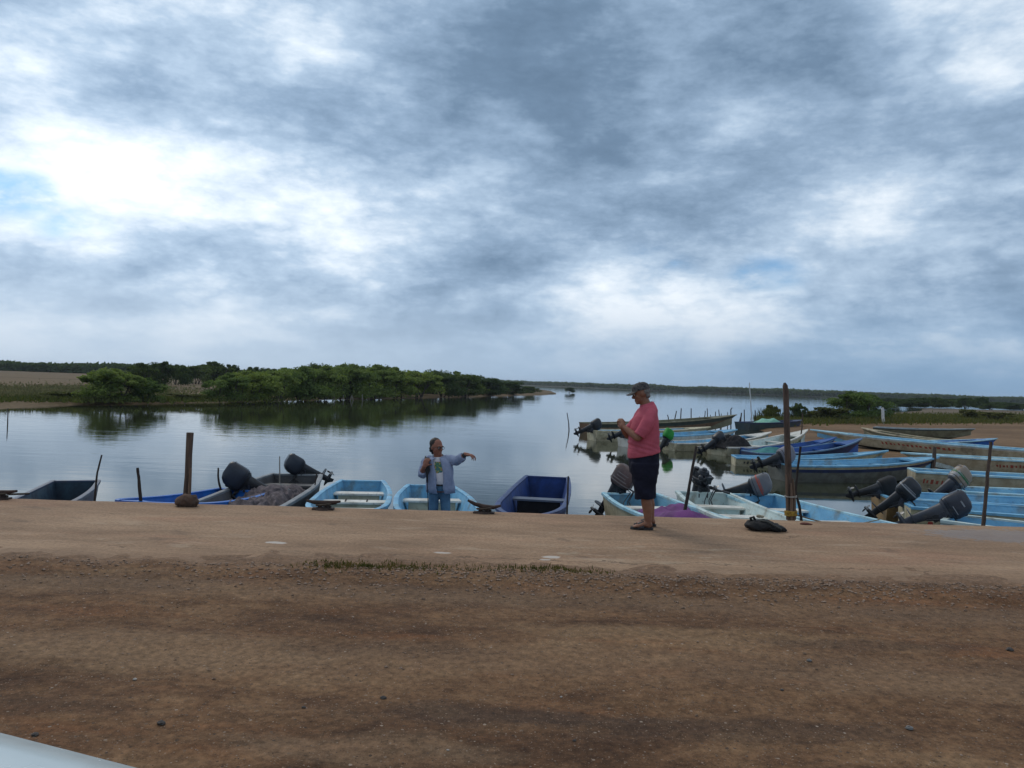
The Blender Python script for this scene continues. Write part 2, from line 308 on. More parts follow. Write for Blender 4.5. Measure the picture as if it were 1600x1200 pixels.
# ------------------------------------------------------------------ mesh helpers
class MB:
    def __init__(s): s.v = []; s.f = []; s.mi = []
    def add(s, vs, fs, m=0):
        o = len(s.v); s.v += [Vector(v) for v in vs]; s.f += [tuple(i + o for i in f) for f in fs]; s.mi += [m] * len(fs)
    def box(s, c, d, m=0, rot=None):
        c = Vector(c); x, y, z = (q / 2 for q in d)
        vs = [Vector(p) for p in ((-x, -y, -z), (x, -y, -z), (x, y, -z), (-x, y, -z), (-x, -y, z), (x, -y, z), (x, y, z), (-x, y, z))]
        if rot is not None: vs = [rot @ v for v in vs]
        s.add([v + c for v in vs], [(3, 2, 1, 0), (4, 5, 6, 7), (0, 1, 5, 4), (1, 2, 6, 5), (2, 3, 7, 6), (3, 0, 4, 7)], m)
    def loft(s, rings, m=0, cap=(True, True), closed=True):
        n = len(rings[0]); vs = [p for r in rings for p in r]; fs = []
        for i in range(len(rings) - 1):
            for j in range(n if closed else n - 1):
                a, b = i * n + j, i * n + (j + 1) % n
                fs.append((a, b, b + n, a + n))
        if cap[0]: fs.append(tuple(range(n - 1, -1, -1)))
        if cap[1]: fs.append(tuple((len(rings) - 1) * n + j for j in range(n)))
        s.add(vs, fs, m)
    def tube(s, pts, rad, n=8, m=0, jit=0.0):
        pts = [Vector(p) for p in pts]
        if isinstance(rad, (int, float)): rad = [rad] * len(pts)
        rings = []; ref = None
        for i, p in enumerate(pts):
            t = (pts[min(i + 1, len(pts) - 1)] - pts[max(i - 1, 0)]).normalized()
            if ref is None: ref = t.orthogonal().normalized()
            ref = (ref - t * ref.dot(t)).normalized(); bi = t.cross(ref)
            rr = rad[i] if not isinstance(rad[i], tuple) else None
            ring = []
            for j in range(n):
                a = 2 * math.pi * j / n
                q = rr * (1 + random.uniform(-jit, jit))
                ring.append(p + ref * math.cos(a) * q + bi * math.sin(a) * q)
            rings.append(ring)
        s.loft(rings, m)
    def cap_tube(s, pts, rad, n=8, m=0):
        """tube with round ends (for bodies that are merged afterwards)"""
        s.tube(pts, rad, n, m)
        r0 = rad if isinstance(rad, (int, float)) else rad[0]; r1 = rad if isinstance(rad, (int, float)) else rad[-1]
        s.ell(pts[0], (r0,) * 3, 8, m); s.ell(pts[-1], (r1,) * 3, 8, m)
    def ell(s, c, r, n=12, m=0, rot=None):
        c = Vector(c); rows = max(4, n // 2); vs = []; fs = []
        for i in range(1, rows):
            ph = math.pi * i / rows
            for j in range(n):
                th = 2 * math.pi * j / n
                vs.append(Vector((r[0] * math.sin(ph) * math.cos(th), r[1] * math.sin(ph) * math.sin(th), r[2] * math.cos(ph))))
        top = len(vs); vs.append(Vector((0, 0, r[2]))); vs.append(Vector((0, 0, -r[2])))
        for i in range(rows - 2):
            for j in range(n):
                a, b = i * n + j, i * n + (j + 1) % n
                fs.append((a, a + n, b + n, b))
        for j in range(n):
            fs.append((top, j, (j + 1) % n)); k = (rows - 2) * n
            fs.append((top + 1, k + (j + 1) % n, k + j))
        if rot is not None: vs = [rot @ v for v in vs]
        s.add([v + c for v in vs], fs, m)
    def xf(s, mat):
        s.v = [mat @ v for v in s.v]; return s
    def build(s, name, mats, parent=None, smooth=True, flip=False, sharp=40):
        me = bpy.data.meshes.new(name)
        me.from_pydata([tuple(v) for v in s.v], [], s.f)
        if not isinstance(mats, (list, tuple)): mats = [mats]
        for m in mats: me.materials.append(m)
        for p, i in zip(me.polygons, s.mi): p.material_index = i; p.use_smooth = smooth
        bm = bmesh.new(); bm.from_mesh(me); bmesh.ops.recalc_face_normals(bm, faces=bm.faces)
        if smooth:
            for e in bm.edges:
                if len(e.link_faces) == 2 and e.calc_face_angle(0) > R(sharp): e.smooth = False
        bm.to_mesh(me); bm.free()
        o = bpy.data.objects.new(name, me); COL.objects.link(o)
        if parent: o.parent = parent
        return o
def tag(o, label, cat, group=None, kind=None):
    if label: o['label'] = label
    if cat: o['category'] = cat
    if group: o['group'] = group
    if kind: o['kind'] = kind
    return o
def thing(name, loc=(0, 0, 0), rz=0.0):
    o = bpy.data.objects.new(name, None); COL.objects.link(o); o.location = loc; o.rotation_euler = (0, 0, rz)
    o.empty_display_size = .1; return o
def struct(o): o['kind'] = 'structure'; return o
def fuse(mb, name, mats, parent=None, voxel=.01, smooth=2, loc=None):
    """merge overlapping closed shapes into ONE continuous surface"""
    o = mb.build(name, mats, None)
    r = o.modifiers.new('r', 'REMESH'); r.mode = 'VOXEL'; r.voxel_size = voxel
    s_ = o.modifiers.new('s', 'SMOOTH'); s_.iterations = smooth; s_.factor = .5
    dg = bpy.context.evaluated_depsgraph_get(); dg.update()
    me = bpy.data.meshes.new_from_object(o.evaluated_get(dg))
    o.modifiers.clear(); o.data = me; me.name = name
    for p in me.polygons: p.use_smooth = True
    if parent: o.parent = parent
    return o
def drape(o, amp, sc, seed=0):
    for v in o.data.vertices:
        n = noise.noise(v.co * sc + Vector((seed, seed * 1.7, 0)))
        v.co += v.normal * n * amp
    return o

# ------------------------------------------------------------------ setting
WATER = -1.0
def grid_mesh(name, xs, ys, h, mat, smooth=True):
    vs = [(x, y, h(x, y)) for y in ys for x in xs]; n = len(xs)
    fs = [(j * n + i, j * n + i + 1, (j + 1) * n + i + 1, (j + 1) * n + i) for j in range(len(ys) - 1) for i in range(n - 1)]
    mb = MB(); mb.add(vs, fs); o = mb.build(name, mat, None, smooth, sharp=180); return struct(o)
def lin(a, b, n): return [a + (b - a) * i / n for i in range(n + 1)]
# dock edges found from the photo
E0, E1 = at(0, 777, 0), at(1600, 822, 0)
N0, N1 = at(0, 866, 0), at(1600, 914, 0)
NSL = (N1.y - N0.y) / (N1.x - N0.x); N0_X, N0_Y = N0.x, N0.y
def edge_far(x): return E0.y + (E1.y - E0.y) * (x - E0.x) / (E1.x - E0.x)
def edge_near(x): return N0.y + (N1.y - N0.y) * (x - N0.x) / (N1.x - N0.x)
def gh(x, y):
    n = noise.noise
    z = .020 * n(Vector((x * .5, y * 1.1, 0))) + .011 * n(Vector((x * 2.1, y * 3.2, 3))) + .006 * n(Vector((x * 7, y * 7, 6))) + .004 * n(Vector((x * 17, y * 17, 9)))
    e = y - edge_near(x)
    if e > -.6: z += .020 * min(1, (e + .6) / .3) - .012 * max(0, -e / .6 - .5) * 2 + .022 * n(Vector((x * 1.1, y * .8, 15))) + .016 * n(Vector((x * 4.5, y * 4, 12))) - .075 * max(0, e + .08 + .12 * n(Vector((x * .6, 0, 5))) + .16 * n(Vector((x * 4, y * 4, 5))) + .08 * n(Vector((x * 13, y * 13, 8))))
    else: z += -.012 - .02 * min(1, (-.6 - e))
    return z
xs = lin(-70, -9, 20) + lin(-8.9, 8.9, 360)[0:] + lin(9, 70, 20)
ys = lin(-50, 1.5, 24) + lin(1.6, 7.6, 150)
ground = grid_mesh('ground', xs, ys, gh, dirt_material())
# concrete apron: top sheet plus quay wall
DM = dock_material()
mb = MB(); cols = lin(-70, -10, 20) + lin(-9.7, 9.7, 260) + lin(10, 70, 20); rows = lin(0, 1, 34)
vs = []; n = len(cols)
for r_ in rows:
    for x in cols:
        y0 = edge_near(x) - .40; y1 = edge_far(x) + .010 * noise.noise(Vector((x * 3, 0, 1)))
        y = y0 + (y1 - y0) * r_
        z = .006 * noise.noise(Vector((x * .8, y * 1.2, 2))) + .003 * noise.noise(Vector((x * 5, y * 5, 2)))
        if r_ > .98: z -= .012
        if r_ < .10: z -= .05 * (1 - r_ / .10)
        vs.append((x, y, z))
for x in cols: vs.append((x, edge_far(x) + .014, -.035))
for x in cols: vs.append((x, edge_far(x) + .016, -2.4))
nr = len(rows) + 2
fs = [(j * n + i, j * n + i + 1, (j + 1) * n + i + 1, (j + 1) * n + i) for j in range(nr - 1) for i in range(n - 1)]
mb.add(vs, fs); dock = struct(mb.build('pavement', DM, None, True, sharp=50))

# water: one sheet to the horizon
mb = MB(); mb.add([(-2900, 9.9, WATER), (2900, 9.9, WATER), (2900, 3400, WATER), (-2900, 3400, WATER)], [(0, 1, 2, 3)])
water = struct(mb.build('water', water_material(), None, False))

def land(name, shore, back, mat, rise=.35, top=.4, bumps=.12):
    """strip of land between a shoreline polyline (at the water) and a back polyline"""
    def samp(poly, n):
        L = [0]
        for a, b in zip(poly, poly[1:]): L.append(L[-1] + (Vector(b) - Vector(a)).length)
        res = []
        for i in range(n):
            d = L[-1] * i / (n - 1)
            for q in range(len(poly) - 1):
                if d <= L[q + 1] + 1e-6:
                    f = (d - L[q]) / max(1e-6, L[q + 1] - L[q]); res.append(Vector(poly[q]).lerp(Vector(poly[q + 1]), f)); break
        return res
    N = 160; A, B = samp(shore, N), samp(back, N); ts = [0, .004, .01, .02, .035, .055, .08, .11, .15, .2, .27, .35, .45, .6, .8, 1]
    vs = []
    for t in ts:
        for i in range(N):
            p = A[i].lerp(B[i], t)
            d = (p - A[i]).length
            w = noise.noise(Vector((p.x * .25, p.y * .25, 1)))
            z = WATER - .12 + rise * min(1, d / 2.2) + (top - rise) * min(1, d / 40) + bumps * w * min(1, d / 3)
            vs.append((p.x + .5 * w * min(1, p.y / 60), p.y, z))
    fs = [(j * N + i, j * N + i + 1, (j + 1) * N + i + 1, (j + 1) * N + i) for j in range(len(ts) - 1) for i in range(N - 1)]
    mb = MB(); mb.add(vs, fs); return struct(mb.build(name, mat, None, True, sharp=180))
def w2(px, py): p = at(px, py, WATER); return (p.x, p.y)
FIELD = land_material('dry_field', [(.30, (.05, .048, .025)), (.43, (.105, .075, .042)), (.55, (.15, .105, .06)), (.68, (.075, .065, .034)), (.8, (.14, .095, .05))], .055, (.16, 1.0, 1))
left_shore = [(-90, 44), w2(0, 641), w2(60, 637), w2(130, 633), w2(300, 629.5), w2(450, 625), w2(640, 622), w2(760, 619.5), w2(845, 617), (w2(868, 615.2)[0], w2(868, 615.2)[1])]
left_back = [(-900, 300), (-700, 560), (-560, 760), (-420, 800), (-300, 760), (-150, 600), (-60, 460), (-10, 380), (10, 320), (13, 262)]
struct(land('shore', left_shore, left_back, FIELD, .36, .60, .07))
SAND = land_material('sand', [(.30, (.105, .064, .036)), (.5, (.17, .105, .058)), (.7, (.215, .14, .082))], .15)
right_shore = [(60, 12.0), (18.5, 12.6), (14.6, 15.5), (13.2, 20), (12.6, 24), (12.9, 28), (12.6, 33), (13.2, 40), (16.5, 52), w2(1190, 664), w2(1240, 661), w2(1300, 657)]
right_back = [(200, 12.0), (170, 30), (160, 45), (150, 60), (140, 75), (130, 85), (120, 92), (105, 98), (90, 102), (75, 102), (60, 98), (46, 86)]
land('sandbank', right_shore, right_back, SAND, .30, .42, .06)
MUD = land_material('mudflat', [(.30, (.075, .058, .038)), (.5, (.13, .10, .068)), (.7, (.18, .145, .105))], .06, (.2, 1, 1))
mud_shore = [(44, 80), (47, 100), (62, 125), (80, 150), (88, 165), (95, 178)]
mud_back = [(240, 80), (260, 100), (300, 130), (320, 165), (330, 190), (330, 215)]
land('mudflat', mud_shore, mud_back, MUD, .25, .55, .08)
FAR = land_material('far_land', [(.3, (.04, .045, .03)), (.6, (.07, .07, .045))], .02)
land('far_shore', [(-1500, 900), (-500, 960), w2(839, 603.4), (150, 800), (260, 660), (420, 640), (620, 640), (1300, 700)], [(-1500, 1500), (-500, 1600), (0, 1600), (300, 1500), (500, 1400), (800, 1300), (1200, 1200), (2400, 1100)], FAR, .3, .8, .2)

# ------------------------------------------------------------------ vegetation
def leaf_mat(name, a, b_, c):
    m = bpy.data.materials.new(name); m.use_nodes = True; q = G(m.node_tree); b = q.n['Principled BSDF']
    tc = q.node('ShaderNodeTexCoord').outputs['Object']
    oi = q.node('ShaderNodeObjectInfo').outputs['Random']
    col = q.ramp(q.noise(tc, 5.5, 4, .6), [(.32, a), (.5, b_), (.68, c)])
    col = q.mix(1.0, col, q.ramp(oi, [(0, (.72, .80, .75)), (.5, (1.0, 1.0, .9)), (1, (1.25, 1.18, .95))]), 'MULTIPLY')
    q.l.new(col, b.inputs['Base Color']); b.inputs['Roughness'].default_value = .75; b.inputs['Specular IOR Level'].default_value = .15
    tr = q.node('ShaderNodeBsdfTranslucent'); q.l.new(q.mix(1.0, col, (1.25, 1.3, .7), 'MULTIPLY'), tr.inputs[0])
    ms = q.node('ShaderNodeMixShader'); ms.inputs[0].default_value = .42; q.l.new(b.outputs[0], ms.inputs[1]); q.l.new(tr.outputs[0], ms.inputs[2])
    q.l.new(ms.outputs[0], q.n['Material Output'].inputs['Surface'])
    return m
LEAF = leaf_mat('mangrove_leaves', (.078, .118, .040), (.135, .185, .060), (.195, .245, .082))
LEAFD = leaf_mat('dark_leaves', (.036, .058, .024), (.060, .090, .034), (.092, .124, .046))
LEAFG = leaf_mat('scrub_leaves', (.05, .06, .022), (.085, .095, .034), (.13, .125, .05))
BARK = M('bark', (.075, .06, .05), (.045, .037, .03), 8, .9)
def crown_mesh(name, mat, nleaf, lobes, size, lo=.05, seed=0, zst=1.7):
    rnd = random.Random(seed); mb = MB()
    L = []
    for i in range(lobes):
        a = rnd.uniform(0, 2 * math.pi); rr = rnd.uniform(.05, .40)
        z = rnd.uniform(.04, .80) if i > 2 else rnd.uniform(.55, .82)
        s_ = rnd.uniform(.13, .24) * (1.15 - .45 * z)
        if rnd.random() < .55: z = rnd.uniform(.72, .95) * (1 - rr * .9); s_ = rnd.uniform(.05, .10)
        L.append((Vector((rr * math.cos(a), rr * math.sin(a), z)) if i > 2 else Vector((rr * .55 * math.cos(a), rr * .55 * math.sin(a), z)), s_))
    for i in range(nleaf):
        c, s_ = L[rnd.randrange(len(L))]
        d = Vector((rnd.gauss(0, 1), rnd.gauss(0, 1), rnd.gauss(0, 1))).normalized()
        p = c + Vector((d.x, d.y, d.z * .8)) * s_ * (rnd.random() ** .45) * rnd.choice((1, 1, 1, 1.18))
        if p.z < lo * .5 or p.z > 1.03: continue
        n_ = (d + Vector((rnd.gauss(0, .7), rnd.gauss(0, .7), rnd.gauss(0, .7) + .4))).normalized()
        u = n_.orthogonal().normalized(); u.rotate(Matrix.Rotation(rnd.uniform(0, 6.28), 3, n_)); w = n_.cross(u)
        s1 = size * rnd.uniform(.6, 1.4); s2 = s1 * rnd.uniform(.4, .75)
        u = Vector((u.x, u.y, u.z * zst)); w = Vector((w.x, w.y, w.z * zst))
        mb.add([p - u * s1, p - w * s2, p + u * s1, p + w * s2], [(0, 1, 2, 3)])
    me_o = mb.build(name, mat, None, False); me = me_o.data; bpy.data.objects.remove(me_o); return me
def trunk_mesh(name, seed, n=5):
    rnd = random.Random(seed); mb = MB()
    for i in range(n):
        a = rnd.uniform(0, 6.28); r0 = rnd.uniform(.02, .16); r1 = rnd.uniform(.08, .34)
        p0 = Vector((r0 * math.cos(a), r0 * math.sin(a), -.04)); p2 = Vector((r1 * math.cos(a + .5), r1 * math.sin(a + .5), rnd.uniform(.5, .8)))
        p1 = p0.lerp(p2, .5) + Vector((rnd.uniform(-.05, .05), rnd.uniform(-.05, .05), 0))
        mb.tube([p0, p1, p2], [.016, .011, .005], 6)
        for q in range(2):
            e = p1 + Vector((rnd.uniform(-.16, .16), rnd.uniform(-.16, .16), rnd.uniform(.12, .3))); mb.tube([p1, e], [.008, .003], 5)
    o = mb.build(name, BARK, None); me = o.data; bpy.data.objects.remove(o); return me
CROWNS = [crown_mesh('crown', LEAF, 13000, 44, .019, .0, s) for s in (1, 2, 3, 4, 5)]
CROWND = [crown_mesh('crown', LEAFD, 11000, 38, .021, .0, s) for s in (11, 12, 13)]
CROWNG = [crown_mesh('crown', LEAFG, 4200, 26, .032, .0, s) for s in (21, 22, 23)]
TRUNKS = [trunk_mesh('trunk', s) for s in (31, 32, 33)]
def tree(name, label, cat, base, wpx, hpx, kind, group=None, seed=None, wide=1.0):
    s = base.y / F; t = thing(name, base, random.uniform(0, 6.28)); tag(t, label, cat, group)
    t.scale = (wpx * s * 1.12, wpx * s * wide * 1.12, hpx * s * .98)
    c = bpy.data.objects.new('crown', random.choice(kind)); COL.objects.link(c); c.parent = t
    k_ = bpy.data.objects.new('trunk', random.choice(TRUNKS)); COL.objects.link(k_); k_.parent = t
    return t
def bank(px, py, z=-.78): return at(px, py, z)
GM = 'mangroves along the left shore'
tree('mangrove_tree', 'big dense rounded mangrove nearest the left end of the lagoon shore', 'tree', bank(178, 627), 100, 58, CROWNS, GM)
tree('mangrove_tree', 'smaller rounded mangrove crowding the right side of the first big shore bush', 'tree', bank(221, 627), 68, 42, CROWNS, GM)
tree('mangrove_tree', 'tallest mangrove of the shore row, above the pale stakes', 'tree', bank(540, 621), 92, 61, CROWNS, GM)
tree('mangrove_tree', 'mangrove with broad flat top left of the tallest in the row', 'tree', bank(470, 622.5), 88, 59, CROWNS, GM)
tree('mangrove_tree', 'tall mangrove just behind the stakes between two taller neighbours', 'tree', bank(506, 622), 76, 54, CROWNS, GM)
tree('mangrove_tree', 'leaning green mangrove beside the gap of dry field on the shore', 'tree', bank(354, 626), 72, 46, CROWNS, GM)
tree('mangrove_tree', 'mangrove right of the gap of dry field, second from it', 'tree', bank(392, 625), 86, 51, CROWNS, GM)
tree('mangrove_tree', 'third mangrove right of the gap of dry field', 'tree', bank(432, 624), 74, 52, CROWNS, GM)
tree('mangrove_tree', 'lowest round mangrove at the tip of the wooded point', 'tree', bank(828, 614.6), 34, 13, CROWND, GM)
tree('mangrove_tree', 'low dark mangrove second from the tip of the wooded point', 'tree', bank(795, 616), 52, 22, CROWND, GM)
tree('mangrove_tree', 'domed dark mangrove third from the tip of the wooded point', 'tree', bank(762, 617), 66, 29, CROWND, GM)
for i, (px, py, w, h) in enumerate([(585, 620.5, 76, 54), (618, 620, 66, 49), (655, 619.3, 72, 44), (692, 618.6, 66, 42), (728, 618, 62, 36)]):
    tree('mangrove_tree', 'mangrove between the tallest one and the dark trees at the point', 'tree', bank(px, py), w, h, CROWNS if i < 3 else CROWND, 'mangroves toward the tip of the point')
for i, (px, py, w, h) in enumerate([(450, 619, 70, 50), (490, 618.5, 60, 55), (560, 618, 70, 55), (600, 617.5, 60, 50), (640, 617, 60, 44), (675, 616.5, 60, 42), (712, 616, 60, 38), (745, 615, 60, 31), (410, 620, 60, 45), (370, 621, 60, 42), (700, 616.5, 44, 34)]):
    tree('mangrove_tree', 'mangrove standing close behind the front row on the lagoon shore', 'tree', bank(px, py), w, h, CROWND if i % 2 else CROWNS, 'mangroves behind the front row')
for i, (px, py, w, h) in enumerate([(222, 602, 46, 41), (250, 602, 50, 44), (276, 601, 42, 38), (305, 600, 44, 34), (335, 600, 56, 41), (362, 600, 40, 36), (395, 602, 46, 34), (420, 602, 40, 32)]):
    tree('field_tree', 'dark tree standing in the dry field behind the shore mangroves', 'tree', bank(px, py, -.5), w, h, CROWND, 'dark trees behind the dry field')
tree('low_shrub', 'low yellow-green shrub spreading left of the big shore mangrove', 'shrub', bank(105, 625), 66, 15, CROWNG, 'low shrubs on the left bank')
tree('low_shrub', 'lowest grassy shrub at the left end of the shrubs on the bank', 'shrub', bank(66, 626), 46, 10, CROWNG, 'low shrubs on the left bank')
tree('low_shrub', 'small shrub in the gap between the shore mangroves', 'shrub', bank(290, 626), 60, 13, CROWNG, 'low shrubs on the left bank')
tree('islet_tree', 'tiny lone tree on the mud spit in open water', 'tree', at(890, 613.5, -.85), 15, 10, CROWND)
# right bank
def sandp(px, py, z=-.62): return at(px, py, z)
GB = 'bushes on the sandbank'
tree('bush', 'big dense bush left of the white post on the sandbank', 'bush', sandp(1338, 655), 84, 49, CROWNS, GB)
tree('bush', 'round bush joined to the right side of the big bush', 'bush', sandp(1366, 654), 50, 39, CROWNS, GB)
tree('bush', 'low sloping bush on the left flank of the big bush', 'bush', sandp(1298, 657), 60, 24, CROWNG, GB)
tree('bush', 'thin twiggy bush left of the tall mooring post', 'bush', sandp(1206, 657, -.9), 28, 28, CROWNG, GB)
tree('bush', 'thin twiggy bush right of the tall mooring post', 'bush', sandp(1246, 657, -.8), 30, 32, CROWND, GB)
tree('bush', 'low scrub between the twiggy bush and the sloping bush', 'bush', sandp(1272, 657, -.75), 40, 17, CROWNG, GB)
tree('bush', 'sparse grey-green bush on the mudflat behind the beached boats', 'bush', sandp(1512, 655), 34, 18, CROWNG, GB)
tree('bush', 'sparse wide scrub at the right end of the mudflat', 'bush', sandp(1556, 657), 60, 15, CROWNG, GB)
for i, (px, py, w, h) in enumerate([(1418, 636, 40, 14), (1440, 636, 44, 17), (1462, 636.5, 40, 17), (1478, 636, 36, 15), (1548, 640, 30, 11), (1400, 634, 30, 9), (1428, 632, 50, 12), (1580, 640, 40, 12), (1392, 630, 34, 10), (1450, 633, 46, 13), (1485, 634, 44, 13), (1525, 636, 44, 13), (1560, 638, 40, 12), (1600, 641, 40, 12)]):
    tree('scrub_tree', 'dark low tree on the far side of the mudflat', 'tree', at(px, py, -.5), w, h, CROWND, 'low trees beyond the mudflat')
tree('scrub_tree', 'round-topped dark tree beyond the mudflat, left of the pair', 'tree', at(1509, 638, -.5), 27, 20, CROWND, 'low trees beyond the mudflat')
tree('scrub_tree', 'round-topped dark tree beyond the mudflat, right of the pair', 'tree', at(1537, 639, -.5), 28, 20, CROWND, 'low trees beyond the mudflat')

def forest(name, label, pts, hmin, hmax, depth, n, size, mat, cat='forest'):
    mb = MB(); rnd = random.Random(len(name) + n)
    L = [0]
    for a, b in zip(pts, pts[1:]): L.append(L[-1] + (Vector(b) - Vector(a)).length)
    for i in range(n):
        d = rnd.uniform(0, L[-1]); q = max(j for j in range(len(L) - 1) if L[j] <= d)
        p = Vector(pts[q]).lerp(Vector(pts[q + 1]), (d - L[q]) / (L[q + 1] - L[q]))
        hh = hmin + (hmax - hmin) * (.5 + .5 * noise.noise(Vector((d * .025, 1, 2)))) * (.8 + .35 * noise.noise(Vector((d * .13, 5, 2))))
        z = WATER + .2 + hh * rnd.random() ** .75
        c = Vector((p.x + rnd.uniform(-1, 1), p.y + rnd.uniform(0, depth), z))
        u = Vector((rnd.gauss(0, 1), rnd.gauss(0, .5), rnd.gauss(0, .7))).normalized(); w = u.orthogonal().normalized()
        s1 = size * rnd.uniform(.5, 1.4); s2 = s1 * rnd.uniform(.5, .8)
        mb.add([c - u * s1, c - w * s2, c + u * s1, c + w * s2], [(0, 1, 2, 3)])
    o = mb.build(name, mat, None, False); tag(o, label, cat, None, 'stuff'); return o
forest('forest', 'long dark band of mangrove forest along the far shore of the lagoon', [(-520, 965), (-5, 945), w2(839, 603.0), (150, 806), (260, 668), (420, 648), (620, 648), (1000, 690)], 3.6, 7.0, 14, 42000, 1.7, LEAFD)
forest('forest', 'dark treeline at the back of the dry field on the left', [(-330, 330), (-200, 300), (-150, 300), (-110, 330)], 3.2, 5.0, 20, 16000, 1.0, LEAFD)
forest('forest', 'thin dark treeline on the distant right bank past the mudflat', [(300, 420), (420, 450), (620, 440)], 3.0, 5.0, 14, 12000, 1.1, LEAFD)
# grass on the sandbank and field
def grass(name, label, n, pick, hmin, hmax, mat, wid=.03):
    mb = MB(); rnd = random.Random(n)
    for i in range(n):
        p = pick(rnd)
        if p is None: continue
        h = rnd.uniform(hmin, hmax); a = rnd.uniform(0, 6.28); u = Vector((math.cos(a), math.sin(a), 0)) * wid * rnd.uniform(.6, 1.4)
        tip = p + Vector((rnd.gauss(0, .3) * h, rnd.gauss(0, .3) * h, h))
        mb.add([p - u, p + u, tip], [(0, 1, 2)])
    o = mb.build(name, mat, None, False); return tag(o, label, 'grass', None, 'stuff')
GRASSM = leaf_mat('bank_grass', (.045, .055, .02), (.075, .085, .03), (.13, .11, .045))
grass('grass', 'low green grass growing behind the beached boats on the sandbank', 9000, lambda r: (lambda q: Vector((q.x, q.y, -.72)))(at(1180 + 420 * r.random() ** 1.5, 657.5 + r.gauss(0, 1.9), -.66)), .12, .45, GRASSM, .06)
grass('grass', 'dry yellow-green grass over the field at the far left', 9000, lambda r: at(r.gauss(110, 100), min(620, 611 + r.gauss(0, 5)), -.6), .1, .35, M('dry_grass', (.20, .17, .07), (.11, .12, .045), .2, .9), .10)
grass('grass', 'green grass at the back edge of the sandbank beside the white post', 7000, lambda r: at(r.uniform(1290, 1610), 653 + r.gauss(0, 3.0), -.62), .15, .5, GRASSM, .07)
grass('reeds', 'upright green reeds at the water edge behind the tall mooring post', 900, lambda r: at(r.choice((1192, 1204, 1212, 1240, 1250, 1262, 1285)) + r.gauss(0, 6), 657, -.85), .5, 1.3, GRASSM, .035)
grass('grass', 'dry and green grass on the left bank above the water', 7000, lambda r: (lambda q: Vector((q.x, q.y, -.78)))(at(r.gauss(200, 110), 626 + r.gauss(0, 1.6) - 1.2 * abs(r.gauss(0, 1)), -.78)), .12, .5, LEAFG, .07)

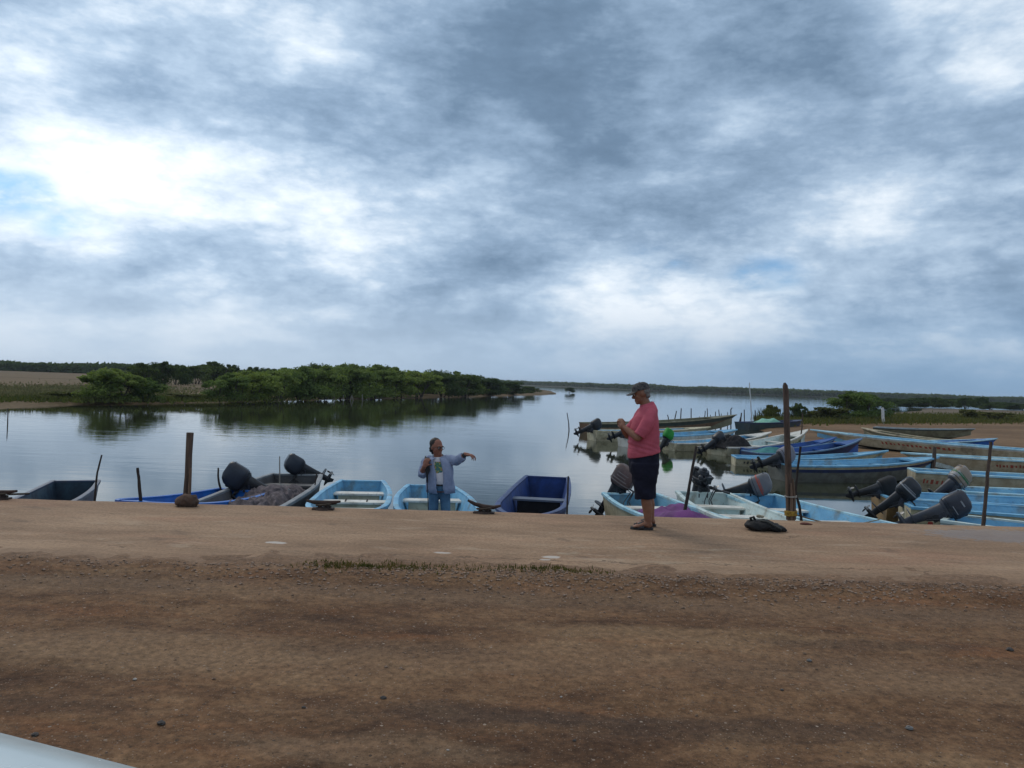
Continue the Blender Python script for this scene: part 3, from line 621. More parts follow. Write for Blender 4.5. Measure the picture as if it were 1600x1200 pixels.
# ------------------------------------------------------------------ boats
def boat(label, S, D, base, Hs, bowH, B, L, cols, motor=None, thwarts=(.2, .45, .66), deck=.80, solid=True, group=None, taper=(.42, 2.3), tw=.84, heel=0.0, trim=0.0, mark=None, stripe=None, name='panga_boat', seat=None, cat='boat'):
    """S stern top centre (world), D heading (world 2-D vector), hull local x forward, z=0 waterline.
    cols: hull, gunwale, inside, (bottom)"""
    D = Vector((D[0], D[1], 0)).normalized(); ang = math.atan2(D.y, D.x)
    t = thing(name, (S[0], S[1], base), ang); t.rotation_euler = (heel, -trim, ang)
    tag(t, label, cat, group)
    N = 30
    def hb(u): return B / 2 * (tw + (1 - tw) * math.sin(min(1, u / .42) * math.pi / 2)) * (1 - max(0, (u - taper[0]) / (1 - taper[0])) ** taper[1] * .985)
    def sz(u): return Hs + (bowH - Hs) * (max(0, u - .12) / .88) ** 1.9
    def cz(u): return -.04 + (bowH * .55) * u ** 4
    def kz(u): return -.16 + (bowH * .42 + .16) * u ** 5
    def X(u, v): return L * u * (1 - .075 * (1 - v) * u ** 3)
    us = [i / N for i in range(N + 1)]
    mb = MB(); prof = []
    for u in us:
        b = hb(u); bc = b * (.80 - .12 * u ** 2); zs, zc, zk = sz(u), cz(u), kz(u)
        def lerp(v, fl=0): return (X(u, v), bc + (b - bc) * (v ** .8), zc + (zs - zc) * v)
        prof.append([(X(u, -.35), 0, zk), (X(u, -.15), bc * .55, zk + (zc - zk) * .45), (X(u, 0), bc, zc), lerp(.28), lerp(.30), lerp(.62), lerp(.64), lerp(.80), lerp(.82), lerp(1)])
    nc = len(prof[0]); rings = []
    for pr in prof:
        rings.append([Vector((x, -y, z)) for x, y, z in reversed(pr[1:])] + [Vector(p) for p in pr])
    n = len(rings[0])
    bands = [0, 0, 0, 1, 1, 1, 1, 1, 1]     # band index per strip from keel up
    bands[0] = bands[1] = 0; bands[2] = 0
    st = stripe or {}
    for i in range(N):
        for j in range(n - 1):
            kk = j - (nc - 1) if j >= nc - 1 else (nc - 2) - j
            m_ = 0 if kk < 2 else (st.get(kk, 1))
            mb.add([rings[i][j], rings[i][j + 1], rings[i + 1][j + 1], rings[i + 1][j]], [(0, 1, 2, 3)], m_)
    mb.add(rings[0], [tuple(range(n))], 1)
    hm = [BOT, cols['hull']] + st.get('mats', [])
    o = mb.build('hull', hm, t); bm = bmesh.new(); bm.from_mesh(o.data); bmesh.ops.remove_doubles(bm, verts=bm.verts, dist=.0008); bmesh.ops.recalc_face_normals(bm, faces=bm.faces)
    for e in bm.edges:
        if len(e.link_faces) == 2: e.smooth = e.calc_face_angle(0) < R(35)
    bm.to_mesh(o.data); bm.free()
    # inner liner
    gw = min(.065, B * .06); mb = MB(); ir = []
    fz = .05
    for u in us[:-1]:
        uu = max(u, .012); b = max(.012, hb(u) - gw * .9); bc = max(.006, min(b, hb(u) * .74 - .03)); f = max(fz, kz(u) + .08); zs = sz(u)
        x = max(.06, X(u, .9))
        ir.append([Vector((x, -b, zs - .004)), Vector((x, -(b + bc) / 2, (zs + f) / 2)), Vector((x, -bc, f + .02)), Vector((x, 0, f)), Vector((x, bc, f + .02)), Vector((x, (b + bc) / 2, (zs + f) / 2)), Vector((x, b, zs - .004))])
    mb.loft(ir, 0, (True, True), closed=False)
    # longitudinal ribs on the inner side, typical of moulded skiffs
    mb.build('interior', cols['inside'], t)
    # gunwale cap, both sides and across the transom
    mb = MB()
    for sg in (-1, 1):
        rr = []
        for u in us:
            b = hb(u); zs = sz(u); x = X(u, 1); ins = min(gw, b * .8)
            rr.append([Vector((x, sg * (b + .022), zs - .035)), Vector((x, sg * (b + .022), zs + .012)), Vector((x, sg * (b - ins * .5), zs + .022)), Vector((x, sg * max(0, b - ins), zs + .012)), Vector((x, sg * max(0, b - ins), zs - .02))])
        mb.loft(rr, 0)
    b0 = hb(0)
    mb.box((.035, 0, Hs - .006), (.085, 2 * (b0 - gw) + .01, .034))
    mb.build('gunwale', cols['gunwale'], t)
    # thwarts
    for q, u in enumerate(thwarts):
        b = hb(u) - gw - .012; zt = sz(u) - .14; w = .30; x = X(u, 1); fl = .07
        mb = MB(); mb.box((x, 0, zt), (w, 2 * b, .035), 0)
        if solid: mb.box((x, 0, (zt - .02 + fl) / 2), (w - .06, 2 * hb(u) * .70, zt - .02 - fl), 1)
        mb.build('thwart', [seat or cols.get('seat', WH), cols.get('seat2', cols['inside'])], t)
    # bow deck
    if deck:
        rr = []
        for u in [deck + (1 - deck) * i / 8 for i in range(9)]:
            b = max(.01, hb(u) - .01); zs = sz(u); x = X(u, 1) - .004
            rr.append([Vector((x, -b, zs - .006)), Vector((x, 0, zs + .022)), Vector((x, b, zs - .006)), Vector((x, b * .9, zs - .04)), Vector((x, -b * .9, zs - .04))])
        mb = MB(); mb.loft(rr, 0); mb.build('bow_deck', cols.get('deck', cols['gunwale']), t)
    if mark:
        # worn, illegible painted strokes along the bow side
        mb = MB(); rnd = random.Random(len(label)); u = mark[0]
        for sg in (-1, 1):
            u = mark[0]
            while u < mark[1]:
                v0, v1 = .42 + rnd.uniform(-.03, .05), .66 + rnd.uniform(-.08, .03); du = rnd.uniform(.006, .014)
                q = []
                for uu, v in ((u, v0), (u + du, v0), (u + du + .003, v1), (u + .003, v1)):
                    b = hb(uu); bc = b * (.80 - .12 * uu ** 2); zc, zs = cz(uu), sz(uu)
                    q.append((X(uu, v), sg * (bc + (b - bc) * v ** .8 + .006), zc + (zs - zc) * v))
                mb.add(q, [(0, 1, 2, 3)]); u += du + rnd.uniform(.006, .012)
        mb.build('painted_marking', mark[2], t, False)
    if motor: outboard(t, Hs, **motor)
    t['dims'] = (L, B)
    del t['dims']
    return t, (hb, sz, X)

def outboard(t, Hs, tilt=20, cowl=None, leg=None, size=1.0, stripe=None, yaw=0, tiller=True, lab=None, slats=False, y=0.0, cover=False, bare=False, glints=False):
    cowl = cowl or BLK; leg = leg or BLK
    mat = Matrix.Translation((-.03, y, Hs + .03)) @ Matrix.Rotation(R(yaw), 4, 'Z') @ Matrix.Rotation(R(tilt), 4, 'Y') @ Matrix.Scale(size, 4)
    # leg: midsection, plate, gearcase, skeg
    mb = MB()
    def sec(z, xc, lx, wy, e=2.5, n=14):
        r_ = []
        for j in range(n):
            a = 2 * math.pi * j / n; c, s_ = math.cos(a), math.sin(a)
            r_.append(Vector((xc + lx * math.copysign(abs(c) ** (2 / e), c), wy * math.copysign(abs(s_) ** (2 / e), s_), z)))
        return r_
    mb.loft([sec(.14, -.10, .18, .125), sec(.02, -.12, .15, .105), sec(-.25, -.15, .115, .075), sec(-.48, -.17, .10, .055), sec(-.62, -.19, .085, .034), sec(-.74, -.19, .075, .030)])
    mb.loft([sec(-.565, -.24, .20, .10), sec(-.545, -.24, .20, .10)])
    gc = [(.02, .008), (-.05, .035), (-.14, .052), (-.26, .055), (-.35, .045)]
    mb.tube([Vector((x, 0, -.76)) for x, r_ in gc], [r_ for x, r_ in gc], 12)
    mb.loft([sec(-.79, -.18, .09, .012), sec(-.93, -.24, .045, .006)])
    part = mb.xf(mat).build('outboard_motor', leg, t)
    if lab: part['label'] = lab
    # clamp bracket on the transom
    mb = MB()
    for sy in (-.09, .09): mb.box((.0, sy, -.02), (.14, .03, .24)); mb.box((.08, sy, -.10), (.06, .025, .12))
    mb.tube([(-.02, -.12, .04), (-.02, .12, .04)], .022, 8)
    mb.xf(Matrix.Translation((-.03, y, Hs + .03)) @ Matrix.Rotation(R(tilt * .35), 4, 'Y') @ Matrix.Scale(size, 4)).build('clamp_bracket', MGY, part)
    mb = MB()
    mb.box((-.02, 0, -.06), (.15, .17, .34)); mb.box((.03, 0, .07), (.12, .20, .10)); mb.tube([(.06, -.14, .02), (.06, .14, .02)], .03, 8)
    for yy in (-.06, .06): mb.tube([(-.06, yy, -.34), (.05, yy * 1.6, -.05)], .022, 8)
    mb.xf(mat).build('swivel_bracket', BLK, part)
    mb = MB()
    for yy, dx, rr in ((.07, .42, .013), (.03, .34, .010), (-.06, .50, .011)):
        mb.tube([mat @ Vector((.12, yy, .16)), mat @ Vector((.26, yy * 1.5, .16)), (mat @ Vector((.22, yy, .0))).lerp(Vector((.35, y + yy, Hs - .18)), .6), Vector((dx + .1, y + yy * 2.5, .12))], rr, 6)
    mb.build('hose', BLK, part)
    # cowling
    mb = MB()
    prof = [(.12, -.10, .20, .13), (.15, -.09, .250, .160), (.24, -.085, .272, .172), (.36, -.09, .268, .170), (.48, -.105, .25, .158), (.56, -.13, .205, .135), (.60, -.15, .13, .09)]
    rings = [sec(z, x, lx, wy, 3.4, 28) for z, x, lx, wy in prof]
    if bare:     # engine with its cowl missing: block, flywheel, carburettors, tank
        mb.box((-.12, 0, .24), (.26, .20, .24), 0); mb.box((.05, 0, .27), (.12, .16, .16), 2); mb.tube([(-.10, 0, .36), (-.10, 0, .43)], [.13, .11], 18, 2); mb.tube([(-.10, 0, .43), (-.10, 0, .48)], [.06, .05], 12, 0)
        for yy in (-.13, .13): mb.tube([(-.26, yy, .20), (.02, yy, .24), (.10, yy * .7, .34)], .028, 8, 0); mb.ell((-.02, yy, .30), (.07, .045, .06), 10, 2)
        mb.tube([(-.33, 0, .20), (-.33, 0, .40)], [.07, .06], 10, 0)
    else: mb.loft(rings, 0)
    if slats:
        for q in range(4):
            z, x, lx, wy = prof[2 + q] if q < 3 else prof[3]
            mb.loft([sec(.20 + q * .075, -.09, .284 - q * .012, .186 - q * .006, 2.9, 24), sec(.222 + q * .075, -.09, .284 - q * .012, .186 - q * .006, 2.9, 24)], 1)
    if stripe:
        mb.loft([sec(.29, -.087, .278, .181, 2.9, 24), sec(.325, -.089, .276, .180, 2.9, 24)], 1)
        mb.loft([sec(.345, -.090, .272, .178, 2.9, 24), sec(.36, -.090, .270, .177, 2.9, 24)], 1)
    if not bare: mb.box((.165, 0, .38), (.03, .16, .06), 2)
    if not bare and not cover:
        for sy in (-1, 1):
            if glints: mb.box((-.02, sy * .1725, .25), (.20, .005, .014), 3); mb.box((-.08, sy * .168, .44), (.14, .005, .03), 3)  # pale bars painted as highlight streaks along the cowling sides
        mb.loft([sec(.185, -.087, .266, .170, 3.4, 28), sec(.197, -.087, .269, .172, 3.4, 28)], 2)
        mb.box((-.325, 0, .50), (.06, .16, .03), 2); mb.box((-.345, 0, .26), (.02, .10, .05), 2)
    c_o = mb.xf(mat).build('cowling', [cowl, stripe or (M('slat_grey', (.20, .17, .16), None, 6, .5) if slats else MSV), BLK, M('glint_pale', (.30, .31, .33), None, 9, .5)], part)
    if cover:      # soft cover pulled over the engine
        drape(c_o, .02, 9, 3)
    # lower pan under the cowling
    mb = MB(); mb.loft([sec(.06, -.10, .17, .11), sec(.10, -.10, .22, .145), sec(.125, -.10, .235, .15)]); mb.xf(mat).build('engine_pan', leg, part)
    # propeller
    mb = MB(); mb.tube([(-.34, 0, -.76), (-.45, 0, -.76)], [.042, .028], 10)
    for q in range(3):
        a0 = q * 2 * math.pi / 3
        pts = []
        for rr_, w, tw in ((.03, .03, .9), (.08, .065, .7), (.12, .06, .55), (.145, .02, .5)):
            for sg in (-1, 1):
                a = a0 + sg * w / rr_ * .5 * math.cos(tw) if rr_ > .05 else a0 + sg * .4
                pts.append(Vector((-.395 + sg * w * .5 * math.sin(tw), rr_ * math.cos(a), -.76 + rr_ * math.sin(a))))
        top = [p + Vector((-.006, 0, 0)) for p in pts]
        fs = []
        for i in range(3): fs += [(2 * i, 2 * i + 1, 2 * i + 3, 2 * i + 2), (8 + 2 * i, 8 + 2 * i + 2, 8 + 2 * i + 3, 8 + 2 * i + 1)]
        fs += [(6, 7, 15, 14), (0, 8, 9, 1)] + [(2 * i, 2 * i + 2, 8 + 2 * i + 2, 8 + 2 * i) for i in range(3)] + [(2 * i + 1, 8 + 2 * i + 1, 8 + 2 * i + 3, 2 * i + 3) for i in range(3)]
        mb.add(pts + top, fs)
    mb.xf(mat).build('propeller', MET, part)
    if tiller:
        mb = MB(); mb.tube([(.08, .05, .10), (.22, .07, .14), (.52, .08, .22)], [.026, .022, .018], 8); mb.tube([(.50, .08, .215), (.66, .085, .255)], .024, 8)
        mb.xf(mat).build('tiller', BLK, part)
    return part

def dirpx(a, za, b, zb):
    A, B_ = at(a[0], a[1], za), at(b[0], b[1], zb); return A, Vector((B_.x - A.x, B_.y - A.y))
def dockboat(label, st, dr, Hs=.55, bowH=.78, B=1.25, cols=None, end=10.45, **kw):
    A, d = dirpx(st, WATER + Hs, dr, WATER + Hs); d = d.normalized()
    L = min(7.5, (end - A.y) / d.y) if d.y < -.2 else 6
    print('dockboat', label[:30], tuple(round(q, 2) for q in A), 'L', round(L, 2))
    return boat(label, A, d, WATER, Hs, bowH, B, L, cols, group=None, taper=kw.pop('taper', (.50, 3.2)), deck=kw.pop('deck', .86), **kw)
B1 = dockboat('narrow dark navy skiff with empty teal-grey inside at the left end of the quay', (119, 751), (84, 777), .50, .68, .94, dict(hull=NV, gunwale=M('paint_slate', (.04, .065, .12), (.03, .045, .085), 3, .5, grime=.4), inside=M('paint_teal_grey', (.03, .065, .095), (.014, .025, .045), 3, .5, grime=.5, gcol=(.02, .03, .05)), deck=NV, seat=NV), thwarts=(.5,), solid=False, taper=(.6, 3.2), deck=0)
B2 = dockboat('royal blue skiff with a big black outboard behind the thick mooring post', (384, 766), (300, 785), .60, .84, 1.25, dict(hull=RB, gunwale=RB, inside=RB, seat=RB), motor=dict(tilt=58, yaw=-62, cowl=M('motor_black_blue', (.022, .028, .042), (.014, .018, .027), 5, .33), size=.82, tiller=True, lab='large rounded black-blue outboard motor'))
B3 = dockboat('weathered grey skiff heaped with dark fishing net and a tilted black outboard', (464, 741), (386, 787), .60, .72, 1.42, dict(hull=GY, gunwale=GL, inside=GY, seat=GY, seat2=GY), motor=dict(tilt=60, yaw=-64, cowl=M('motor_black_blue', (.022, .028, .042), (.014, .018, .027), 5, .33), size=.72, y=.10, lab='tilted black-blue outboard motor'), thwarts=(.12,), taper=(.72, 3.5), deck=0, tw=.72, end=10.25)
B4 = dockboat('light blue skiff with white box seats between the net boat and the standing boatman', (566, 751), (547, 789), .52, .75, 1.3, dict(hull=LB, gunwale=LB, inside=LB, seat=WH, seat2=M('seat_cream', (.42, .38, .27), None, 3, .6, grime=.5)), thwarts=(.16, .38, .6), tw=.68)
B5 = dockboat('light blue skiff carrying the man in the denim shirt', (672, 758), (681, 792), .52, .75, 1.38, dict(hull=LB, gunwale=LB, inside=LB, seat=WH, seat2=M('seat_cream', (.42, .38, .27), None, 3, .6, grime=.5)), thwarts=(.22,), tw=.66)
B6 = dockboat('dark royal-navy skiff with high square stern right of the boatman', (855, 745), (830, 797), .58, .8, 1.15, dict(hull=M('paint_ink', (.02, .045, .16), (.015, .03, .10), 3, .5, grime=.35, gcol=(.02, .025, .05)), gunwale=M('paint_ink', (.02, .045, .16)), inside=M('paint_ink_inside', (.018, .055, .22), (.012, .035, .13), 3, .5, grime=.4, gcol=(.01, .015, .03)), seat=M('seat_slate', (.10, .13, .19), None, 3, .6, grime=.4), seat2=M('locker_black', (.006, .006, .008), None, 3, .8)), thwarts=(.40,), taper=(.55, 3.2), deck=0)
B7 = dockboat('cream skiff with light blue rim and an old maroon slatted outboard', (985, 771), (1052, 806), .55, .76, 1.35, dict(hull=CR, gunwale=PB, inside=M('inside_blue_grime', (.13, .33, .47), (.08, .20, .30), 3, .5, grime=.5, gcol=(.2, .16, .1)), seat=WH, seat2=CR), motor=dict(tilt=28, yaw=48, cowl=MBR, slats=True, size=.85, tiller=False, y=-.20, lab='old maroon outboard motor with pale slats'), thwarts=(.2, .5))
B8 = dockboat('pale mint-white skiff with a stripped black outboard, behind the leaning pole', (1098, 769), (1168, 811), .55, .76, 1.3, dict(hull=MT, gunwale=MT, inside=MT, seat=WH, seat2=MT), motor=dict(tilt=18, yaw=30, cowl=BLK, size=.95, bare=True, tiller=True, lab='stripped black outboard motor'), thwarts=(.2, .44))
B9 = dockboat('light blue skiff with a grey red-striped outboard, left of the tall mooring post', (1172, 772), (1296, 813), .52, .74, 1.35, dict(hull=PB, gunwale=PB, inside=LB, seat=WH, seat2=PB), motor=dict(tilt=66, yaw=58, cowl=M('motor_mid_grey', (.14, .14, .155), (.11, .11, .12), 5, .4), stripe=M('stripe_red', (.42, .07, .04), None, 5, .5), size=.82, tiller=False, lab='grey outboard motor with red stripes'), thwarts=(.22, .5))

def farboat(label, st, zs, bw, zb, base=WATER, B=1.4, Lmax=None, **kw):
    A, d = dirpx(st, zs, bw, zb); L = Lmax or d.length
    print('farboat', label[:34], tuple(round(q, 1) for q in A), 'L', round(L, 1))
    return boat(label, A, d, base, zs - base, max(zb - base, zs - base + .08), B, L, **kw)
def C(hull, gun, ins, **k): return dict(hull=hull, gunwale=gun, inside=ins, **k)
BA = farboat('cream boat with blue inside and a raised black outboard, farthest left of the moored fleet', (925, 672), -.5, (1110, 667), -.25, cols=C(CR, CR, LB), motor=dict(tilt=62, cowl=BLK, lab='raised black outboard motor'), thwarts=(.3, .6))
BB = farboat('long brown and green boat with a high pointed bow before the row of stakes', (917, 661), -.45, (1151, 648), .08, cols=C(BR, OL, OL), stripe={7: 2, 8: 2, 6: 2, 5: 3, 'mats': [M('paint_dark_green', (.045, .06, .05), None, 3, .6, grime=.4), OL]}, B=1.6, thwarts=(.2, .4, .6), name='wooden_boat')
BA2 = farboat('light blue boat whose raised black outboard shows beside the hands of the man in pink', (977, 680), -.48, (1152, 671), -.2, cols=C(WH, LB, LB), motor=dict(tilt=64, cowl=BLK, lab='raised black outboard motor'), B=1.5)
BN = farboat('dark navy boat with a mint green tarp lying behind the fleet', (1160, 660), -.5, (1254, 656), -.35, cols=C(M('paint_navy_green', (.035, .06, .07), None, 3, .6, grime=.5), NV, NV), B=1.5, stripe={8: 2, 'mats': [NV]}, thwarts=(.3,))
BC = farboat('beige boat with a bright green covered outboard right of the man in pink', (1043, 691), -.66, (1205, 675), -.2, cols=C(CR, WH, LB), motor=dict(tilt=28, cowl=GRN, leg=BLK, cover=True, size=.9, tiller=False, lab='outboard motor under a bright green cover'), B=1.5)
BD = farboat('cream boat with green marks on its white bow and a grey outboard', (1120, 697), -.64, (1262, 671), .06, cols=C(CR, WH, MT), motor=dict(tilt=56, cowl=M('motor_dark', (.024, .027, .034), (.015, .017, .022), 5, .34, grime=.4), size=1.0, y=.1, lab='raised grey outboard motor'), B=1.55, mark=(.70, .86, M('paint_green_mark', (.03, .16, .07), None, 6, .6)))
BE1 = farboat('dark blue boat with pale rim, rear one of the two dark blue bows', (1160, 700), -.64, (1307, 683), -.08, cols=C(DB, DB, DB, seat=DB), B=1.35, stripe={8: 2, 'mats': [PB]})
BE2 = farboat('dark blue boat with grey-blue hull, front one of the two dark blue bows', (1172, 706), -.62, (1347, 685), -.05, cols=C(NV, M('paint_dusty_blue', (.10, .20, .34), None, 3, .5, grime=.4), DB, seat=DB, deck=DB), B=1.4)
BF1 = farboat('cream boat with light blue inside tied behind the long grey hull', (1146, 713), -.70, (1388, 704), -.25, cols=C(CR, LB, LB), B=1.35, mark=(.05, .22, M('mark_dark', (.06, .055, .05), None, 6, .6)))
BF2 = farboat('long grey-hulled boat with navy band and light blue deck under the tall mooring post', (1217, 724), -.50, (1467, 714), -.24, cols=C(HG, LB, LB, seat=LB, seat2=LB, deck=LB), motor=dict(tilt=66, cowl=M('motor_lilac_grey', (.20, .20, .24), None, 5, .5), leg=BLK, size=1.0, tiller=False, lab='raised outboard motor with pale cowling'), B=1.5, stripe={5: 2, 6: 2, 7: 3, 8: 3, 'mats': [NV, TN]})
BG = farboat('light blue rimmed cream boat beached with its bow toward the far water', (1625, 704), -.32, (1266, 671), -.12, base=-.72, cols=C(TN, PB, LB), B=1.5, mark=(.30, .62, RED), stripe={7: 2, 8: 2, 'mats': [WH]})
BI = farboat('cream boat with pale blue rim and red marks, behind the silver and green outboard', (1720, 722), -.42, (1408, 707), -.25, base=-.82, cols=C(TN, PB, MT), B=1.4, mark=(.35, .6, RED))
BH1 = farboat('olive grey boat lying farthest back on the sand with its bow to the right', (1367, 667), -.28, (1524, 670), -.06, base=-.72, cols=C(OL, M('paint_grey_blue', (.24, .30, .33), None, 3, .6, grime=.5), OL), B=1.4, stripe={7: 2, 8: 2, 'mats': [M('paint_dark_green', (.045, .06, .05))]})
BH2 = farboat('tan and olive boat on the sand with its raised bow to the left', (1482, 688), -.40, (1346, 668), -.10, base=-.80, cols=C(OL, TN, OL), B=1.3, stripe={3: 2, 4: 2, 'mats': [TN]})
BH3 = farboat('royal blue boat beached with its bow pointing right beside the thin pole', (1384, 688), -.42, (1559, 685), -.12, base=-.85, cols=C(RB, PB, RB, seat=PB, deck=RB), B=1.3, stripe={7: 2, 8: 2, 'mats': [DB]})
GS = 'boats moored side by side at the right'
BI2 = farboat('pale blue boat with a red mark near its stern, just behind the silver-green outboard', (1424, 734), -.46, (1640, 741), -.36, cols=C(TN, PB, LB), B=1.25, mark=(.03, .16, RED), Lmax=6.5)
BJ = farboat('light blue boat with royal blue side carrying the silver and green outboard', (1492, 764), -.45, (1640, 766), -.38, cols=C(RB, PB, LB), motor=dict(tilt=48, cowl=M('cowl_patched', (.30, .30, .31), (.26, .20, .15), 3, .5, lo=.48, hi=.52), yaw=10, leg=MGY, stripe=M('stripe_green', (.03, .15, .06), None, 5, .5), size=.86, tiller=False, lab='silver, beige and green outboard motor'), B=1.3, Lmax=7)
BK = farboat('light blue boat with a black covered outboard and its propeller raised above the water', (1374, 772), -.45, (1620, 780), -.38, cols=C(M('hull_rust_cream', (.30, .20, .09), (.22, .13, .05), 3, .6, grime=.6), LB, LB, seat=LB, seat2=LB), motor=dict(tilt=68, yaw=8, cowl=M('cover_black', (.012, .012, .014), None, 4, .7), leg=BLK, cover=True, size=.72, tiller=False, lab='black covered outboard motor with raised propeller'), B=1.35, Lmax=7)
BL = farboat('light blue boat with cream stern and a dark grey outboard, second nearest the quay', (1413, 786), -.45, (1640, 796), -.38, cols=C(CR, LB, LB, seat=LB, seat2=LB), motor=dict(tilt=44, yaw=-10, cowl=M('motor_dark', (.024, .027, .034)), leg=BLK, stripe=MSV, size=.78, tiller=False, y=.1, lab='dark grey outboard motor with a silver stripe'), B=1.35, Lmax=7)
BM = farboat('pale mint boat with a big dark grey outboard, nearest the quay at the right', (1478, 808), -.48, (1640, 822), -.42, cols=C(MT, MT, LB, seat=LB, seat2=LB), motor=dict(tilt=58, yaw=14, cowl=MGY, leg=M('leg_grey', (.07, .075, .095), None, 5, .45, grime=.4), size=.84, glints=True, tiller=False, y=-.05, lab='big dark grey outboard motor'), B=1.25, Lmax=7)

# ------------------------------------------------------------------ loads lying in the boats
def local(bt, x, y, z): return bt[0].matrix_world @ Vector((x, y, z))
bpy.context.view_layer.update()
def heap(name, label, cat, bt, x0, x1, w, z0, h, mat, seed, res=60, rough=1.0, fold=5.0):
    t = bt[0]; n = res; mb = MB(); vs = []
    for i in range(n + 1):
        for j in range(n + 1):
            u, v = i / n, j / n * 2 - 1
            e = max(0, 1 - abs(2 * u - 1) ** 4) * max(0, 1 - abs(v) ** 4)
            p = Vector((x0 + (x1 - x0) * u, v * w, 0))
            wx = p.x + .18 * noise.noise(Vector((p.x * 2, p.y * 2, seed + 3))); wy = p.y + .22 * noise.noise(Vector((p.x * 2, p.y * 2, seed + 8)))
            rid = 1 - abs(noise.noise(Vector(((wx * .8 + wy) * fold * .55 + seed, (wy - wx * .3) * fold * 1.25, seed)))) * 1.9
            rid2 = 1 - abs(noise.noise(Vector((p.x * fold * 2.4, p.y * fold * 2.4 + seed, 4)))) * 1.6
            z = z0 + e * (h * (.55 + .45 * noise.noise(Vector((p.x * 1.4, p.y * 1.4, seed)))) + rough * (.115 * rid + .022 * rid2))
            vs.append(Vector((p.x, p.y, z)))
    fs = [(i * (n + 1) + j, (i + 1) * (n + 1) + j, (i + 1) * (n + 1) + j + 1, i * (n + 1) + j + 1) for i in range(n) for j in range(n)]
    edge = [i * (n + 1) for i in range(n + 1)] + [n * (n + 1) + j for j in range(1, n + 1)] + [i * (n + 1) + n for i in range(n - 1, -1, -1)] + [j for j in range(n - 1, 0, -1)]
    mb.add(vs, fs + [tuple(edge)])
    mw = t.matrix_world; c = mw @ Vector(((x0 + x1) / 2, 0, z0))
    mb.xf(Matrix.Translation(-c) @ mw)
    o = mb.build(name, mat, None, True, sharp=180); o.location = c; return tag(o, label, cat)
NETM = M('net_grey', (.145, .118, .126), (.055, .046, .052), 9, .95, bump=.6, bsc=70)
heap('fishing_net', 'heaped grey-mauve fishing net filling the weathered grey skiff', 'fishing net', B3, .85, 5.0, .54, .30, .40, NETM, 2, 120, .95, 4.5)
PUR = M('purple_cloth', (.135, .030, .16), (.085, .018, .105), 5, .75, bump=.3, bsc=25)
heap('purple_tarp', 'purple cloth heaped in the skiff behind the legs of the man in pink', 'tarp', B7, 1.3, 4.3, .54, .27, .56, PUR, 5, 60, .8, 2.2)
heap('green_tarp', 'mint green tarp bundled on the dark navy boat', 'tarp', BN, 2.0, 4.2, .62, .42, .42, M('mint_tarp', (.20, .43, .33), (.13, .32, .25), 2, .7), 7, 40, .8, 2.0)
heap('teal_tarp', 'teal tarp lying over the stern of the front dark blue boat', 'tarp', BE2, .2, 1.6, .5, .35, .16, M('teal_tarp', (.02, .17, .17), (.01, .10, .12), 3, .7), 9, 30, .7, 2.0)
heap('black_bundle', 'shaggy black bundle of net on the cream boat beside its grey outboard', 'net bundle', BD, -.1, 1.5, .62, .30, .55, M('black_net', (.022, .020, .022), (.012, .011, .012), 8, .95, bump=1, bsc=40), 12, 40, 1.5, 5)

def tank(label, bt, x, y, z, m):
    p = local(bt, x, y, z); t = thing('fuel_tank', p, .4); tag(t, label, 'fuel tank')
    mb = MB()
    for z0, z1, k0, k1 in ((0, .03, .92, 1.0), (.03, .19, 1.0, 1.0), (.19, .24, 1.0, .8)):
        mb.loft([[Vector((.21 * k_ * math.copysign(abs(math.cos(a)) ** .45, math.cos(a)), .14 * k_ * math.copysign(abs(math.sin(a)) ** .45, math.sin(a)), z_)) for a in [2 * math.pi * i / 24 for i in range(24)]] for z_, k_ in ((z0, k0), (z1, k1))])
    mb.build('body', m, t)
    mb = MB(); mb.tube([(.08, 0, .24), (.08, 0, .28)], .035, 12); mb.build('cap', BLK, t)
    mb = MB(); mb.tube([(-.12, 0, .23), (-.10, 0, .29), (.0, 0, .29), (.02, 0, .23)], .012, 8); mb.build('handle', BLK, t)
bpy.context.view_layer.update()
REDP = M('red_plastic', (.34, .035, .022), (.25, .03, .02), 5, .5, grime=.4)
tank('red fuel tank at the stern of the cream-sterned boat beside the big dark grey outboard', BL, .42, -.35, .10, REDP)
tank('red fuel tank on the floor of the light blue skiff with white box seats', B4, 1.7, .28, .06, REDP)

bpy.context.view_layer.update()
def line(label, a, b_, sag, r_, m):
    pts = [a.lerp(b_, i / 14) - Vector((0, 0, sag * 4 * (i / 14) * (1 - i / 14))) for i in range(15)]
    mb = MB(); mb.tube([p - a for p in pts], r_, 6); o = mb.build('mooring_rope', m, None); o.location = a; return tag(o, label, 'rope')
line('slack rope from the foot of the tall mooring post to the light blue skiff', atd(1234, 800, 10.2), local(B9, 3.6, .5, .66), .12, .009, ROPE)
line('pale rope running from the thick mooring post to the net boat', atd(294, 776, 9.7), local(B3, 4.6, -.55, .66), .10, .009, ROPE)
for yy in (-.16, .22):
    mb = MB(); mb.tube([Vector((1.98, yy, .40)) + Vector((.17 * math.cos(a), 0, .035 * math.sin(a))) for a in [i * math.pi / 8 for i in range(17)]], .012, 6); mb.build('lashing', RUST, B4[0])

